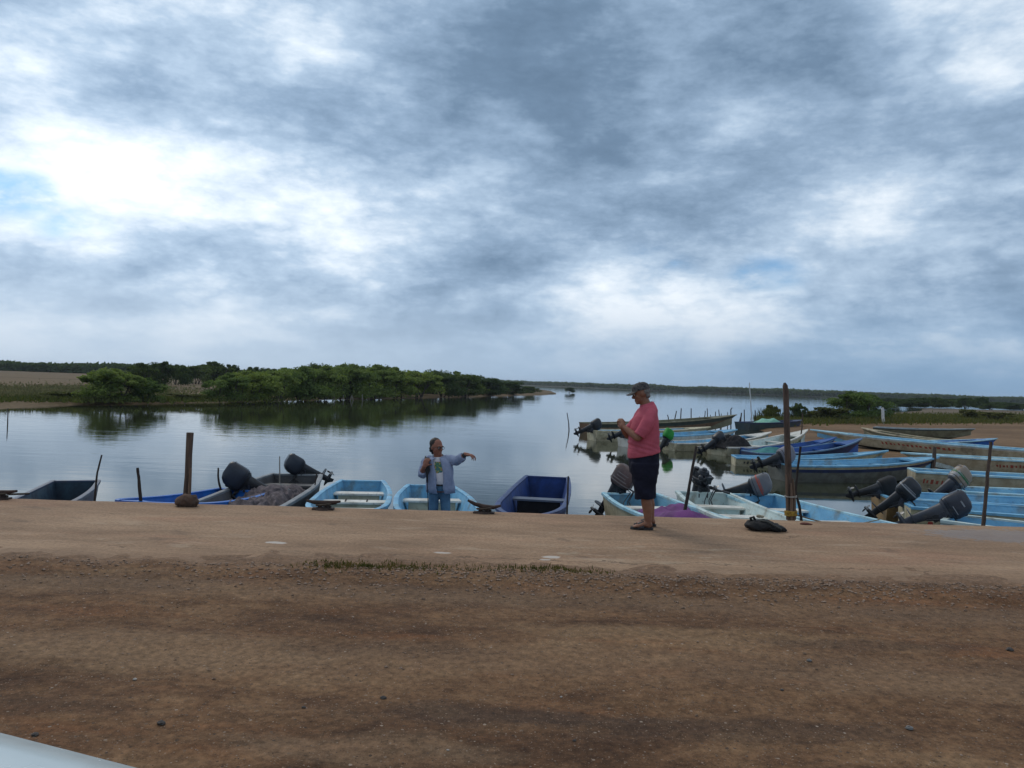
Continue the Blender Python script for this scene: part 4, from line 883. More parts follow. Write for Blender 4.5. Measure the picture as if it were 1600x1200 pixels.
# ------------------------------------------------------------------ poles and posts
def pole(name, label, cat, pts, depth, rpx, mat, group=None, deep=0.0, n=9, jit=.06, rtop=.75):
    """pts: photo pixels from base to top, all at one distance; deep: metres continued below the base"""
    s = depth / F; P = [atd(x, y, depth) for x, y in pts]
    full = []
    for a, b in zip(P, P[1:]):
        for i in range(4): full.append(a.lerp(b, i / 4))
    full.append(P[-1]); b0 = full[0].copy()
    for i, p in enumerate(full):
        if 0 < i < len(full) - 1: p += Vector((random.uniform(-1, 1), random.uniform(-1, 1), 0)) * rpx * s * .14
    if deep:
        d = (full[0] - full[1]).normalized(); full = [full[0] + d * (deep / max(.3, -d.z))] + full
    rad = [rpx * s * (1 - (1 - rtop) * i / (len(full) - 1)) * random.uniform(.94, 1.06) for i in range(len(full))]
    mb = MB(); mb.tube([p - b0 for p in full], rad, n, 0, jit)
    o = mb.build(name, mat, None, True, sharp=50); o.location = b0; return tag(o, label, cat, group)
# thick post with its stone
def post_group():
    base = atd(292, 782, 9.62); t = thing('mooring_post', base); tag(t, 'thick brown wooden mooring post rising from a brown stone on the quay', 'post')
    P = [atd(x, y, 9.62) - base for x, y in ((290, 795), (291, 780), (294, 745), (295, 710), (297, 676))]
    mb = MB(); mb.tube(P, [.046, .046, .044, .042, .044], 14, 0, .07); mb.build('shaft', WOOD, t)
    P = [atd(x, y, 9.60) - base for x, y in ((297, 792), (299, 765), (301, 731))]
    mb = MB(); mb.tube([p + Vector((.0, -.055, 0)) for p in P], [.022, .021, .015], 8, 0, .06); mb.build('side_stake', M('stake_light', (.17, .11, .075), (.10, .065, .045), 6, .85, stretch=(5, 5, .6)), t)
    c = at(293, 791, 0); mb = MB(); mb.ell((0, 0, .075), (.155, .11, .10), 20); mb.ell((-.06, .0, .055), (.11, .10, .075), 16); mb.ell((.08, -.01, .06), (.09, .09, .08), 16)
    o = fuse(mb, 'boulder', STONE, None, .012, 2); drape(o, .026, 9); drape(o, .010, 26, 4); o.scale = (.88, .9, .86); o.location = c; tag(o, 'rounded brown stone at the foot of the thick mooring post', 'stone')
post_group()
def tall_post():
    D = 10.17; base = atd(1236, 808, D); t = thing('mooring_post', base); tag(t, 'tall slender mooring post with a chipped point and rope at its foot', 'post')
    q = [(1237, 850), (1236, 806), (1233, 770), (1232, 730), (1230, 690), (1229, 650), (1228, 612), (1227, 603)]
    mb = MB(); mb.tube([atd(x, y, D) - base for x, y in q] + [atd(1225.8, 598, D) - base], [.052, .049, .045, .042, .039, .037, .036, .033, .014], 12, 0, .10); mb.build('shaft', WOOD, t)
    mb = MB()
    for (x0, y0), (x1, y1), dx in (((1231, 812), (1228, 742), -.02), ((1241, 812), (1239, 748), -.03), ((1236, 812), (1236, 755), -.06)):
        mb.tube([atd(x0, y0, D + dx) - base, atd((x0 + x1) / 2 + .8, (y0 + y1) / 2, D + dx) - base, atd(x1, y1, D + dx) - base], [.024, .022, .012], 8, 0, .1)
    mb.build('splint', M('stake_light', (.17, .11, .075)), t)
    def coil(y0, y1, turns, r_, mat, rr):
        pts = []
        for i in range(turns * 14 + 1):
            a = i / 14 * 2 * math.pi; f = i / (turns * 14); c = atd(1235.5, y0 + (y1 - y0) * f, D - .01) - base
            pts.append(c + Vector((r_ * math.cos(a), r_ * math.sin(a), random.uniform(-.004, .004))))
        mb.tube(pts, rr, 6)
    mb = MB(); coil(806, 798, 4, .075, ROPEY, .009); mb.build('rope', ROPEY, t)
    mb = MB(); coil(777, 775, 2, .075, PALE, .008); mb.build('rope', PALE, t)
tall_post()
pole('stake', 'thin crooked stake standing close to the right of the tall mooring post', 'stake', [(1252, 812), (1249, 790), (1243, 770), (1246, 735), (1251, 698)], 10.3, 2.3, WOODD, deep=1.2)
pole('pole', 'thin leaning pole stuck in the water in front of the mint skiff', 'pole', [(1074, 778), (1081, 738), (1088, 697)], 12.0, 2.6, WOODD, deep=1.2)
pole('pole', 'thin dark pole at the stern of the row of boats by the right edge', 'pole', [(1536, 822), (1540, 780), (1543, 740), (1546, 716), (1548, 690)], 11.2, 3.0, WOOD, deep=1.2)
pole('stake', 'short thin stake just right of the dark navy skiff with high stern', 'stake', [(886, 800), (888, 744)], 10.6, 1.7, WOODD, deep=1)
pole('stake', 'thin crooked stick at the right of the narrow navy skiff', 'stake', [(148, 782), (149, 766), (152, 738), (159, 711)], 10.6, 1.7, WOODD, deep=1)
pole('stake', 'short dark stake between the narrow navy skiff and the royal blue skiff', 'stake', [(220, 782), (217, 750), (215, 731)], 10.6, 2.7, WOODD, deep=1)
pole('stake', 'short stick standing by the outboard of the royal blue skiff', 'stake', [(345, 765), (341, 748), (341, 731)], 13.3, 1.7, WOODD, deep=1)
pole('stick', 'slim pale stick upright in the stern of the net boat', 'stick', [(437, 745), (437, 713)], 15.3, 1.1, PALE, deep=.5)
pole('stick', 'black stick leaning on the stern corner of the net boat', 'stick', [(487, 785), (492, 758), (495, 739)], 14.2, 1.3, WOODD, deep=.4)
d_ = at(889, 673, WATER).y
pole('stake', 'lone bent stake standing in open water left of the man in pink', 'stake', [(889, 673), (888.5, 660), (886, 645)], d_, 1.0, WOODD, deep=.8, rtop=.6)
d_ = at(12, 662, WATER).y
pole('stake', 'lone slim stake in the water at the left edge', 'stake', [(12, 662), (12.5, 638)], d_, .9, WOODD, deep=.8)
for (x, y0, y1, lean, r_) in [(1046, 655, 648, -3, .9), (1053, 656, 642, 4, 1.0), (1063, 656, 638, 1.5, .95), (1080, 656, 638, 0, .95), (1093, 656, 651, 0, .8), (1100, 656, 642, 2, .8), (1106, 655, 638, -1, .85), (1110, 655, 648, 0, .7), (1118, 654, 643, 0, .8), (1125, 653, 640, -2, .8), (1127, 653, 646, 0, .6), (1137, 652, 644, 0, .7)]:
    pole('stake', 'dark stake in the row of stakes behind the long brown boat', 'stake', [(x, y0 + 6), (x + lean, y1)], 54, r_, WOODD, 'row of stakes behind the brown boat', deep=.6)
pole('stake', 'hooked stake at the right end of the row behind the brown boat', 'stake', [(1142, 658), (1142, 640), (1144, 637)], 54, .9, WOODD, 'row of stakes behind the brown boat', deep=.6)
for (x, y0, y1, lean, r_) in [(1157, 662, 645, 1.5, 1.2), (1154.5, 662, 651, 3, 1.0), (1163, 662, 640, 0, .9)]:
    pole('stake', 'dark stake clustered right of the pointed brown bow', 'stake', [(x, y0), (x + lean, y1)], 56, r_, WOODD, 'stakes beside the brown bow', deep=.6)
pole('stake', 'pale-tipped stake beside the tall white pole', 'stake', [(1180, 662), (1180, 641)], 57, 1.0, WOODD, deep=.6)
pole('flagpole', 'tall thin white pole behind the moored boats', 'pole', [(1175, 662), (1173, 630), (1171, 598)], 57, .95, WPOLE, deep=.6, jit=0)
pole('marker_post', 'short white post on the sandbank beside the big bush', 'post', [(1380, 655), (1378.5, 637)], 66, 2.1, WPOLE, deep=.4, jit=0, rtop=1)
pole('stake', 'slim pole behind the cream bow with green marks', 'stake', [(1250, 690), (1253, 668), (1254, 645)], 33, 1.1, WOOD, deep=.8)
pole('stake', 'short brown stump post between the two pale blue rimmed boats', 'stake', [(1459, 720), (1461, 698)], 24.2, 3.4, WOOD, deep=.8)
for (x, y0, y1, l) in [(455, 624, 612, -1), (464, 624, 610, 1), (470, 624, 611, -1), (482, 624, 612, 1), (492, 624, 610, 1), (507, 624, 611, 1), (524, 624, 615, -2), (536, 624, 617, 1), (547, 625, 617, 3), (552, 625, 619, -2), (566, 625, 616, 0)]:
    pole('stake', 'pale stake standing in the shallows under the tallest mangroves', 'stake', [(x, y0 + 1.5), (x + l, y1)], at(x, y0 + 1, WATER).y, .75, PALE, 'pale stakes under the mangroves', deep=.5)
for (x, y0, y1) in [(272, 629, 622), (289, 628, 621), (343, 628, 610), (231, 630, 622)]:
    pole('stake', 'pale stake along the bank below the gap of dry field', 'stake', [(x, y0 + 1.5), (x, y1)], at(x, y0 + 1, WATER).y, .8, PALE, 'pale stakes below the field gap', deep=.5)

# ------------------------------------------------------------------ quay furniture
def cleat(label, px, py, rz, skew=0.0, s=1.0):
    p = at(px, py, 0); t = thing('mooring_cleat', p, rz); tag(t, label, 'cleat', 'iron cleats along the quay')
    t.scale = (s, s, s)
    mb = MB(); mb.tube([(0, 0, -.01), (0, 0, .025)], [.11, .085], 14); mb.box((0, 0, .01), (.26, .11, .02)); mb.build('base', RUST, t)
    mb = MB()
    for sx in (-.045, .045): mb.tube([(sx, 0, .02), (sx * .8, 0, .075)], [.028, .024], 10)
    mb.build('stem', RUST, t)
    mb = MB(); mb.tube([(-.21, 0, .105 + skew), (-.12, 0, .088 + skew * .5), (0, 0, .082), (.12, 0, .090 - skew * .2), (.21, 0, .105)], [.014, .024, .030, .024, .014], 10); mb.build('horn', RUST, t)
    mb = MB(); mb.tube([(.10 * math.cos(i * .55) * (1 if i % 2 else .8), .06 * math.sin(i * .55), .03 + .004 * i) for i in range(16)] + [(.02, .2, .03), (.05, .6, -.02)], .013, 7); mb.build('rope', M('rope_dark', (.06, .045, .032), (.035, .026, .02), 30, .9), t)
cleat('flat rusty cleat in front of the light blue skiff with white seats', 505, 796, .05)
cleat('crossed rusty cleat between the boatman and the dark navy skiff', 756, 802, -.08, .05, 1.0)
cleat('rusty cleat cut by the left edge of the photo', -2, 780, .1)
def bag():
    p = at(1199, 832, 0) + Vector((0, .12, 0)); t = thing('bag', p, -.06); t.scale = (1, 1, .86); tag(t, 'black slumped bag lying on the quay right of the man in pink', 'bag')
    cl = M('black_cloth', (.014, .013, .014), (.008, .008, .009), 9, .8, bump=.5, bsc=30)
    mb = MB(); mb.ell((-.05, 0, .065), (.19, .13, .08), 18); mb.ell((.11, -.01, .045), (.14, .11, .05), 16); mb.ell((-.14, .02, .075), (.08, .08, .07), 14); mb.ell((0, .02, .105), (.09, .07, .045), 14); mb.ell((.20, -.02, .025), (.06, .05, .025), 12)
    o = fuse(mb, 'body', cl, t, .010, 2); drape(o, .020, 11, 4); drape(o, .010, 26, 7)
    mb = MB(); mb.tube([(-.15, 0, .12), (-.165, -.01, .17), (-.13, -.01, .185), (-.11, 0, .14)], .016, 8); mb.build('handle', cl, t)
    mb = MB(); mb.tube([(-.06, -.05, .145), (.02, -.09, .14), (.09, -.105, .095), (.17, -.12, .05)], .012, 6); mb.build('strap', M('strap_grey', (.06, .06, .055), None, 8, .8), t)
    mb = MB(); mb.ell((-.06, .02, .165), (.035, .03, .022), 10); mb.ell((-.02, .03, .16), (.03, .03, .018), 10)
    o = fuse(mb, 'crumpled_paper', M('khaki_cloth', (.30, .27, .19), None, 9, .8), None, .008, 1); o.location = p; tag(o, 'small pale khaki scrap lying on top of the black bag', 'scrap')
bag()
mb = MB(); mb.ell((0, 0, .012), (.07, .03, .018), 12); mb.ell((.05, .01, .008), (.05, .02, .012), 10)
o = mb.build('leaf_litter', M('red_scrap', (.12, .035, .025), None, 9, .8)); o.location = at(1258, 820, 0); tag(o, 'small reddish scrap on the quay beside the tall mooring post', 'scrap')

# loose stones and gravel
def rock(mb, c, r_, rnd):
    n = 7; rings = []
    for q, (f, z) in enumerate(((.55, -.3), (1, .05), (.85, .45), (.35, .72))):
        rings.append([Vector(c) + Vector((r_ * f * math.cos(6.283 * j / n + q) * rnd.uniform(.75, 1.2), r_ * f * math.sin(6.283 * j / n + q) * rnd.uniform(.6, 1.0), r_ * z * rnd.uniform(.7, 1.0))) for j in range(n)])
    mb.loft(rings, 0)
GRAV = M('gravel', (.34, .24, .18), (.12, .078, .052), 38, .9, lo=.35, hi=.65, det=2)
rnd = random.Random(5); mb = MB()
for i in range(6500):
    if rnd.random() < .36:
        x = rnd.gauss(1.3, 2.2) if rnd.random() < .75 else rnd.uniform(-5, 6); y = edge_near(x) - .12 - abs(rnd.gauss(0, .30)); s = rnd.uniform(.004, .016)
    else:
        x = rnd.uniform(-6, 6); y = 2.6 + 4 * rnd.random() ** .8; s = rnd.uniform(.002, .006) * (1 if rnd.random() < .95 else 2)
    if abs(x) > .75 * y + .6: continue
    rock(mb, (x, y, gh(x, y) + s * .15), s, rnd)
o = mb.build('gravel', GRAV, None, False); tag(o, 'scattered gravel and shell grit along the inner edge of the quay', 'gravel', None, 'stuff')
PEB = M('pebble_dark', (.07, .06, .055), (.045, .04, .036), 8, .8)
PEBL = M('pebble_light', (.42, .38, .34), (.30, .27, .24), 8, .8)
for (px, py, rp, m, lab) in [(252, 1122, 10, PEB, 'dark stone at the lower left of the dirt, above the white car'), (55, 1139, 8, PEB, 'small dark stone close to the white car corner'), (599, 1079, 7, PEB, 'grey stone on the pale dirt patch left of centre'), (475, 1096, 5, PEB, 'small dark stone below the pale dirt patch'),
        (1422, 1128, 9, M('pebble_grey', (.17, .165, .16), None, 8, .8), 'largest grey stone in the lower right dirt'), (1264, 1026, 6, M('pebble_grey', (.17, .165, .16)), 'pale grey stone in the dirt below the gravel at right'), (877, 1077, 3.2, PEBL, 'bright white pebble near the middle of the dirt'), (211, 1052, 5, PEBL, 'pale pebble on the dirt at left'),
        (700, 1163, 3.5, PEBL, 'tiny white pebble near the bottom of the dirt'), (1578, 1010, 8, PEB, 'dark stone at the right edge of the dirt'), (898, 1146, 4.5, PEB, 'small dark stone low in the middle dirt'), (1222, 1072, 4.5, PEB, 'small dark stone right of the white pebble')]:
    p = at(px, py, 0); s = .74 * rp * p.y / F; mb = MB(); rock(mb, (0, 0, 0), s, rnd)
    o = mb.build('stone', m, None, False); o.location = (p.x, p.y, gh(p.x, p.y) + s * .2); tag(o, lab, 'stone', 'loose stones on the dirt')
WEED = leaf_mat('weed_leaves', (.05, .05, .02), (.085, .08, .03), (.15, .10, .05))
def weedpick(r):
    px = r.choice((r.gauss(550, 40), r.gauss(620, 45), r.gauss(860, 45), r.uniform(480, 940))); px = round(px / 17) * 17 + r.gauss(0, 5); p = at(px, 889 + (px - 550) * .02 + r.gauss(0, 3.2), 0)
    return Vector((p.x, p.y, gh(p.x, p.y)))
o = grass('weeds', 'low green weeds growing along the inner edge of the quay', 1300, weedpick, .008, .04, WEED, .006)

# ------------------------------------------------------------------ people
def finger(mb, base, d, up, lens, r_, curl):
    p = Vector(base); d = Vector(d).normalized(); ax = d.cross(Vector(up)).normalized(); pts = [p.copy()]; rr = [r_]
    for i, l in enumerate(lens):
        d = Matrix.Rotation(-curl * (1, .9, .7)[i], 3, ax) @ d
        p = p + d * l; pts.append(p.copy()); rr.append(r_ * (.95 - .09 * i))
    mb.cap_tube(pts, rr, 8)
def hand(mb, wrist, d, nrm, side, curl=.5, s=1.0, thumbc=.3, spread=.10):
    """d: pointing direction, nrm: back-of-hand direction, side: +1/-1 thumb side (d x nrm)"""
    d = Vector(d).normalized(); nrm = Vector(nrm); nrm = (nrm - d * nrm.dot(d)).normalized(); a = d.cross(nrm).normalized() * side
    w = Vector(wrist)
    rot = Matrix((d, a, nrm)).transposed()
    mb.ell(w + d * .052 * s, (.056 * s, .043 * s, .017 * s), 14, 0, rot)
    mb.ell(w + d * .030 * s + a * .018 * s, (.036 * s, .026 * s, .019 * s), 12, 0, rot)
    mb.cap_tube([w - d * .01, w + d * .04 * s], [.028 * s, .026 * s], 10)
    for q, (off, l) in enumerate(((.030, .92), (.010, 1.0), (-.011, .94), (-.031, .76))):
        b = w + d * (.094 - .006 * abs(q - 1)) * s + a * off * s
        finger(mb, b, d + a * spread * (1.2 - q * .8), nrm, [.042 * l * s, .027 * l * s, .021 * l * s], .0088 * s, curl * (1 + .08 * q))
    tb = w + d * .028 * s + a * .036 * s
    finger(mb, tb, d * .75 + a * .7 - nrm * .35, nrm, [.040 * s, .030 * s, .024 * s], .0105 * s, thumbc)
def ringsX(spec, P, n=28, e=2.3):
    """spec rows: (py, cx px, rx m, cy m, ry m, slope) -> horizontal super-ellipse rings"""
    out = []
    for py, cx, rx, cy, ry, sl in spec:
        c = P(cx, py, cy); r_ = []
        for j in range(n):
            a = 2 * math.pi * j / n; ca, sa = math.cos(a), math.sin(a)
            x = rx * math.copysign(abs(ca) ** (2 / e), ca); y = ry * math.copysign(abs(sa) ** (2 / e), sa)
            r_.append(c + Vector((x, y, x * sl)))
        out.append(r_)
    return out
SKIN = M('skin_tan', (.23, .105, .062), (.19, .083, .048), 14, .55, spec=.35)
SKINR = M('skin_ruddy', (.25, .105, .068), (.20, .078, .05), 14, .55, spec=.35)
def face(mb, c, fwd, s=1.0, rz=.118, jaw=1.0):
    """head volumes around centre c, looking along fwd"""
    f = Vector(fwd).normalized(); side = Vector((0, 0, 1)).cross(f).normalized(); up = f.cross(side).normalized()
    rot = Matrix((f, side, up)).transposed(); c = Vector(c)
    def at_(x, y, z): return c + (f * x + side * y + up * z) * s
    mb.ell(at_(-.012, 0, .022), (.098 * s, .078 * s, .098 * s), 20, 0, rot)
    mb.ell(at_(.022, 0, -.045), (.064 * s, .062 * s * jaw, .075 * s), 16, 0, rot)
    mb.ell(at_(.058, 0, -.095), (.030 * s, .034 * s, .024 * s), 12, 0, rot)
    mb.ell(at_(.074, 0, .022), (.024 * s, .055 * s, .016 * s), 12, 0, rot)
    mb.tube([at_(.080, 0, .010), at_(.098, 0, -.018), at_(.106, 0, -.034)], [.009 * s, .012 * s, .015 * s], 8); mb.ell(at_(.098, 0, -.036), (.014 * s, .017 * s, .011 * s), 10, 0, rot)
    for sg in (-1, 1):
        mb.ell(at_(-.012, sg * .079, -.012), (.020 * s, .010 * s, .032 * s), 10, 0, rot)
        mb.ell(at_(.052, sg * .042, -.028), (.026 * s, .022 * s, .024 * s), 10, 0, rot)
    mb.ell(at_(.079, 0, -.066), (.014 * s, .026 * s, .007 * s), 10, 0, rot)
    mb.ell(at_(.078, 0, -.079), (.013 * s, .022 * s, .007 * s), 10, 0, rot)
    return at_, rot
def face_bits(at_, rot, s, t, browm):
    eye = M('eye_white', (.55, .53, .50), None, 8, .3); iris = M('eye_dark', (.02, .015, .012), None, 8, .3)
    for sg in (-1, 1):
        mb = MB(); mb.ell(at_(.080, sg * .032, -.002), (.010 * s, .013 * s, .009 * s), 10, 0, rot); mb.ell(at_(.0885, sg * .032, -.002), (.003 * s, .006 * s, .006 * s), 8, 1, rot); mb.build('eye', [eye, iris], t)
        mb = MB(); mb.ell(at_(.092, sg * .032, .020), (.006 * s, .022 * s, .005 * s), 8, 0, rot); mb.build('eyebrow', browm, t)

def man_pink():
    D = 8.98; base = atd(1006, 829, D); base.z = 0; t = thing('person', base); tag(t, 'man in pink polo shirt, navy shorts and camouflage cap standing on the quay', 'person')
    s = D / F
    def P(px, py, dy=0.0): p = atd(px, py, D); return Vector((p.x, p.y + dy, p.z)) - base
    gz = 0.0
    # body
    mb = MB()
    hc = P(1001.5, 614.5, .0); fwd = (-1, .12, -.28)
    at_, rot = face(mb, hc, fwd, 1.02)
    mb.cap_tube([P(1013, 641, 0), P(1008, 630, 0), P(1004, 622, 0)], [.072, .062, .058], 14)
    mb.loft(ringsX([(643, 1011, .075, 0, .10, 0), (656, 1009, .11, 0, .15, 0), (675, 1007, .165, 0, .175, 0), (700, 1006, .17, 0, .165, 0), (722, 1006, .165, 0, .165, 0), (742, 1006, .13, 0, .15, 0)], P))
    for (sh, el, wr, hd) in (((1013, 650, -.185), (991, 682, -.235), (973.5, 667, -.085), -1), ((1008, 650, .185), (986, 683, .215), (972, 666, .06), 1)):
        a, b, c = P(*sh), P(*el), P(*wr)
        mb.cap_tube([a, a.lerp(b, .5), b], [.060, .052, .043], 12)
        mb.cap_tube([b, b.lerp(c, .35), c], [.043, .043, .028], 12)
        d = (P(967, 656, hd * .015) - c).normalized()
        hand(mb, c, d, Vector((-.55, hd * .8, .1)), -1 if hd < 0 else 1, 1.05, 1.02, .5, .03)
    for (kn, cf, an, yy) in (((1006, 774), (1009, 792), (1010, 819), -.115), ((1014, 772), (1018, 790), (1020.5, 815), .115)):
        hp = P(1006 if yy < 0 else 1009, 735, yy * .9)
        k_, c_, a_ = P(kn[0], kn[1], yy), P(cf[0], cf[1], yy), P(an[0], an[1], yy)
        mb.cap_tube([hp, hp.lerp(k_, .6), k_], [.098, .075, .060], 14)
        mb.cap_tube([k_, k_.lerp(c_, .55), c_, c_.lerp(a_, .55), a_], [.058, .062, .060, .044, .037], 14)
        mb.ell(k_ + Vector((-.03, 0, 0)), (.035, .04, .045), 10)
        hz = .028
        heel = Vector((a_.x + .035, a_.y, hz + .02)); toe = Vector((a_.x - .165, a_.y - .01, hz + .012))
        mb.cap_tube([a_, Vector((a_.x, a_.y, .07))], [.037, .040], 12)
        mb.loft(sum([[ [Vector((x, toe.y * f + heel.y * (1 - f) + w * math.cos(q * math.pi / 8), hz + h * (1 + math.sin(q * math.pi / 8)) * .5)) for q in range(16)] ] for x, w, h, f in [(heel.x + .012, .018, .045, 0), (heel.x - .01, .033, .07, 0), (a_.x, .035, .085, .2), (a_.x - .06, .040, .065, .45), (a_.x - .11, .045, .042, .7), (a_.x - .150, .043, .03, 1), (a_.x - .165, .03, .022, 1)]], []))
        for q in range(5):
            y = toe.y + (q - 2) * .018; x0 = a_.x - .158 + abs(q - (1.4 if yy < 0 else 2.6)) * .008
            mb.cap_tube([Vector((x0 + .03, y, hz + .014)), Vector((x0, y, hz + .012)), Vector((x0 - .022, y, hz + .008))], [.011, .010, .009], 8)
    fuse(mb, 'body', SKIN, t, .0062, 2)
    face_bits(at_, rot, 1.02, t, M('hair_grey', (.20, .19, .18), (.12, .115, .11), 30, .8))
    # polo shirt
    mb = MB()
    mb.loft(ringsX([(633, 1011, .084, 0, .084, .30), (636, 1011.5, .098, 0, .118, .30), (642, 1012, .112, 0, .185, .2), (650, 1009, .136, 0, .208, .08), (662, 1007.5, .158, 0, .206, .0), (676, 1006, .177, 0, .198, .0), (690, 1005.5, .184, 0, .195, .0), (700, 1005.5, .185, 0, .195, .1), (707, 1006, .192, 0, .196, .17), (711, 1006, .188, 0, .194, .24)], P, 36))
    for pts, rr in ((((1013, 647, -.165), (1006, 660, -.225), (998, 673, -.238), (993.5, 679, -.235)), (.074, .078, .076, .073)), (((1008, 647, .165), (1000, 662, .215), (990, 675, .225)), (.078, .084, .078))):
        mb.tube([P(*p) for p in pts], list(rr), 18); mb.ell(P(*pts[0]), (rr[0],) * 3, 14)
    sh = fuse(mb, 'polo_shirt', M('pink_cloth', (.46, .098, .137), (.38, .08, .112), 5, .85, bump=.25, bsc=60, spec=.15), t, .0095, 3)
    zb = P(1006, 711).z
    for v in sh.data.vertices:       # slack folds above the hem and across the back
        f = max(0, 1 - abs(v.co.z - zb - .05) / .16); q = math.sin(v.co.z * 95 + v.co.x * 26 + 3 * noise.noise(v.co * 5)) * .0075 * f * min(1, max(0, v.co.z - zb + .01) / .05)
        q += noise.noise(Vector((v.co.x * 7, v.co.y * 7, v.co.z * 4))) * .012; q -= abs(noise.noise(Vector((v.co.x * 9 + v.co.z * 6, v.co.y * 5, v.co.z * 9)))) * .012
        v.co += v.normal * max(q, -.002 if v.co.z < zb + .07 else -1)
    mb = MB()   # collar
    cr_ = ringsX([(637, 1012, .080, 0, .085, .30), (630, 1010, .070, 0, .074, .34), (630.5, 1010.5, .078, 0, .083, .34), (638.5, 1012.5, .098, 0, .105, .30)], P, 28); mb.loft(cr_, 0, (False, False)); mb.build('collar', M('pink_cloth', (.5, .1, .13)), t)
    # shorts
    mb = MB(); mb.loft(ringsX([(699, 1006, .168, 0, .172, .1), (708, 1006, .172, 0, .178, .1), (718, 1006, .178, 0, .186, 0), (726, 1006, .180, 0, .192, 0), (740, 1006, .165, 0, .185, 0)], P, 32))
    for yy, sp in ((-.1, [(722, 1005.5, .172, 0, .105, 0), (742, 1005, .150, 0, .112, 0), (760, 1005.5, .128, 0, .108, 0), (777, 1006, .116, 0, .102, .1)]), (.1, [(722, 1007, .165, 0, .10, 0), (745, 1009, .135, 0, .108, 0), (773, 1013, .098, 0, .10, .1)])):
        mb.loft(ringsX([(a, b, c, yy, e, f) for a, b, c, d, e, f in sp], P, 26))
    o = fuse(mb, 'shorts', M('navy_cloth', (.012, .013, .026), (.008, .009, .018), 6, .85, bump=.25, bsc=50, spec=.15), t, .010, 2); drape(o, .012, 9, 2); drape(o, .006, 22, 5)
    # hair at the back and sides, below the cap
    mb = MB(); mb.ell(at_(-.045, 0, .008), (.070, .080, .050), 18, 0, rot); mb.ell(at_(-.064, 0, -.035), (.040, .060, .045), 14, 0, rot)
    o = fuse(mb, 'hair', M('hair_grey', (.20, .19, .18)), t, .008, 1); drape(o, .005, 60, 1)
    # cap
    camo = bpy.data.materials.new('camouflage'); camo.use_nodes = True; q = G(camo.node_tree); b = q.n['Principled BSDF']
    tcn = q.node('ShaderNodeTexCoord').outputs['Object']
    col = q.ramp(q.noise(tcn, 26, 3, .5, .6), [(0, (.016, .016, .020)), (.42, (.016, .016, .020)), (.44, (.055, .05, .05)), (.54, (.055, .05, .05)), (.56, (.085, .075, .068)), (.64, (.03, .034, .03))], 'CONSTANT')
    q.l.new(col, b.inputs['Base Color']); b.inputs['Roughness'].default_value = .85
    mb = MB(); rings = []
    for i in range(8):
        a = i / 7 * math.pi / 2; rr = math.cos(a) ** .7; z = .035 + .092 * math.sin(a)
        rings.append([at_(-.010 + .108 * rr * math.cos(6.2832 * j / 28), .087 * rr * math.sin(6.2832 * j / 28), z) for j in range(28)])
    mb.loft(rings, 0); mb.ell(at_(-.01, 0, .128), (.009, .009, .006), 8); cap = mb.build('cap', camo, t)
    mb = MB(); top = []; bot = []
    for i in range(9):
        a = (i / 8 - .5) * math.pi * .92
        for f in (0, 1):
            x = .078 + f * .092 * math.cos(a) ** .6 if abs(a) < 1.5 else .078; y = .078 * math.sin(a)
            if f == 0: x = math.sqrt(max(0, 1 - (y / .088) ** 2)) * .104 - .012
            top.append(at_(x, y, .040 - f * .018 - abs(math.sin(a)) * .016 * f)); bot.append(at_(x, y, .035 - f * .018 - abs(math.sin(a)) * .016 * f))
    nT = len(top); fs = []
    for i in range(8):
        a, b_, c, d = 2 * i, 2 * i + 1, 2 * i + 3, 2 * i + 2; fs += [(a, b_, c, d), (nT + d, nT + c, nT + b_, nT + a), (b_, nT + b_, nT + c, c), (a, d, nT + d, nT + a)]
    mb.add(top + bot, fs); mb.build('brim', camo, cap)
    # sandals
    for yy, ax in ((-.115, P(1010, 819).x), (.115, P(1020.5, 815).x)):
        mb = MB(); rings = []
        for z in (.002, .022, .027):
            g_ = .003 if z > .025 else 0
            rings.append([Vector((x - g_ * math.copysign(1, x - ax), yy + w, z)) for x, w in [(ax + .062, 0), (ax + .045, .032), (ax, .036), (ax - .06, .042), (ax - .12, .050), (ax - .175, .044), (ax - .205, .016), (ax - .208, 0), (ax - .205, -.016), (ax - .175, -.044), (ax - .12, -.046), (ax - .06, -.038), (ax, -.036), (ax + .045, -.032)]])
        mb.loft(rings, 0); so_ = mb.build('sandal', M('sandal_dark', (.022, .020, .022), None, 10, .7), t)
        mb = MB(); n_ = 10; st = []
        for x, h in ((ax - .055, .088), (ax - .085, .078), (ax - .125, .062)):
            st.append([Vector((x, yy + .051 * math.cos(math.pi * i / n_), .012 + h * math.sin(math.pi * i / n_))) for i in range(n_ + 1)])
        mb.loft(st, 0, (False, False), closed=False); st_o = mb.build('strap', M('sandal_strap', (.035, .032, .036), None, 10, .65), so_)
        m_ = st_o.modifiers.new('thick', 'SOLIDIFY'); m_.thickness = .006
man_pink()

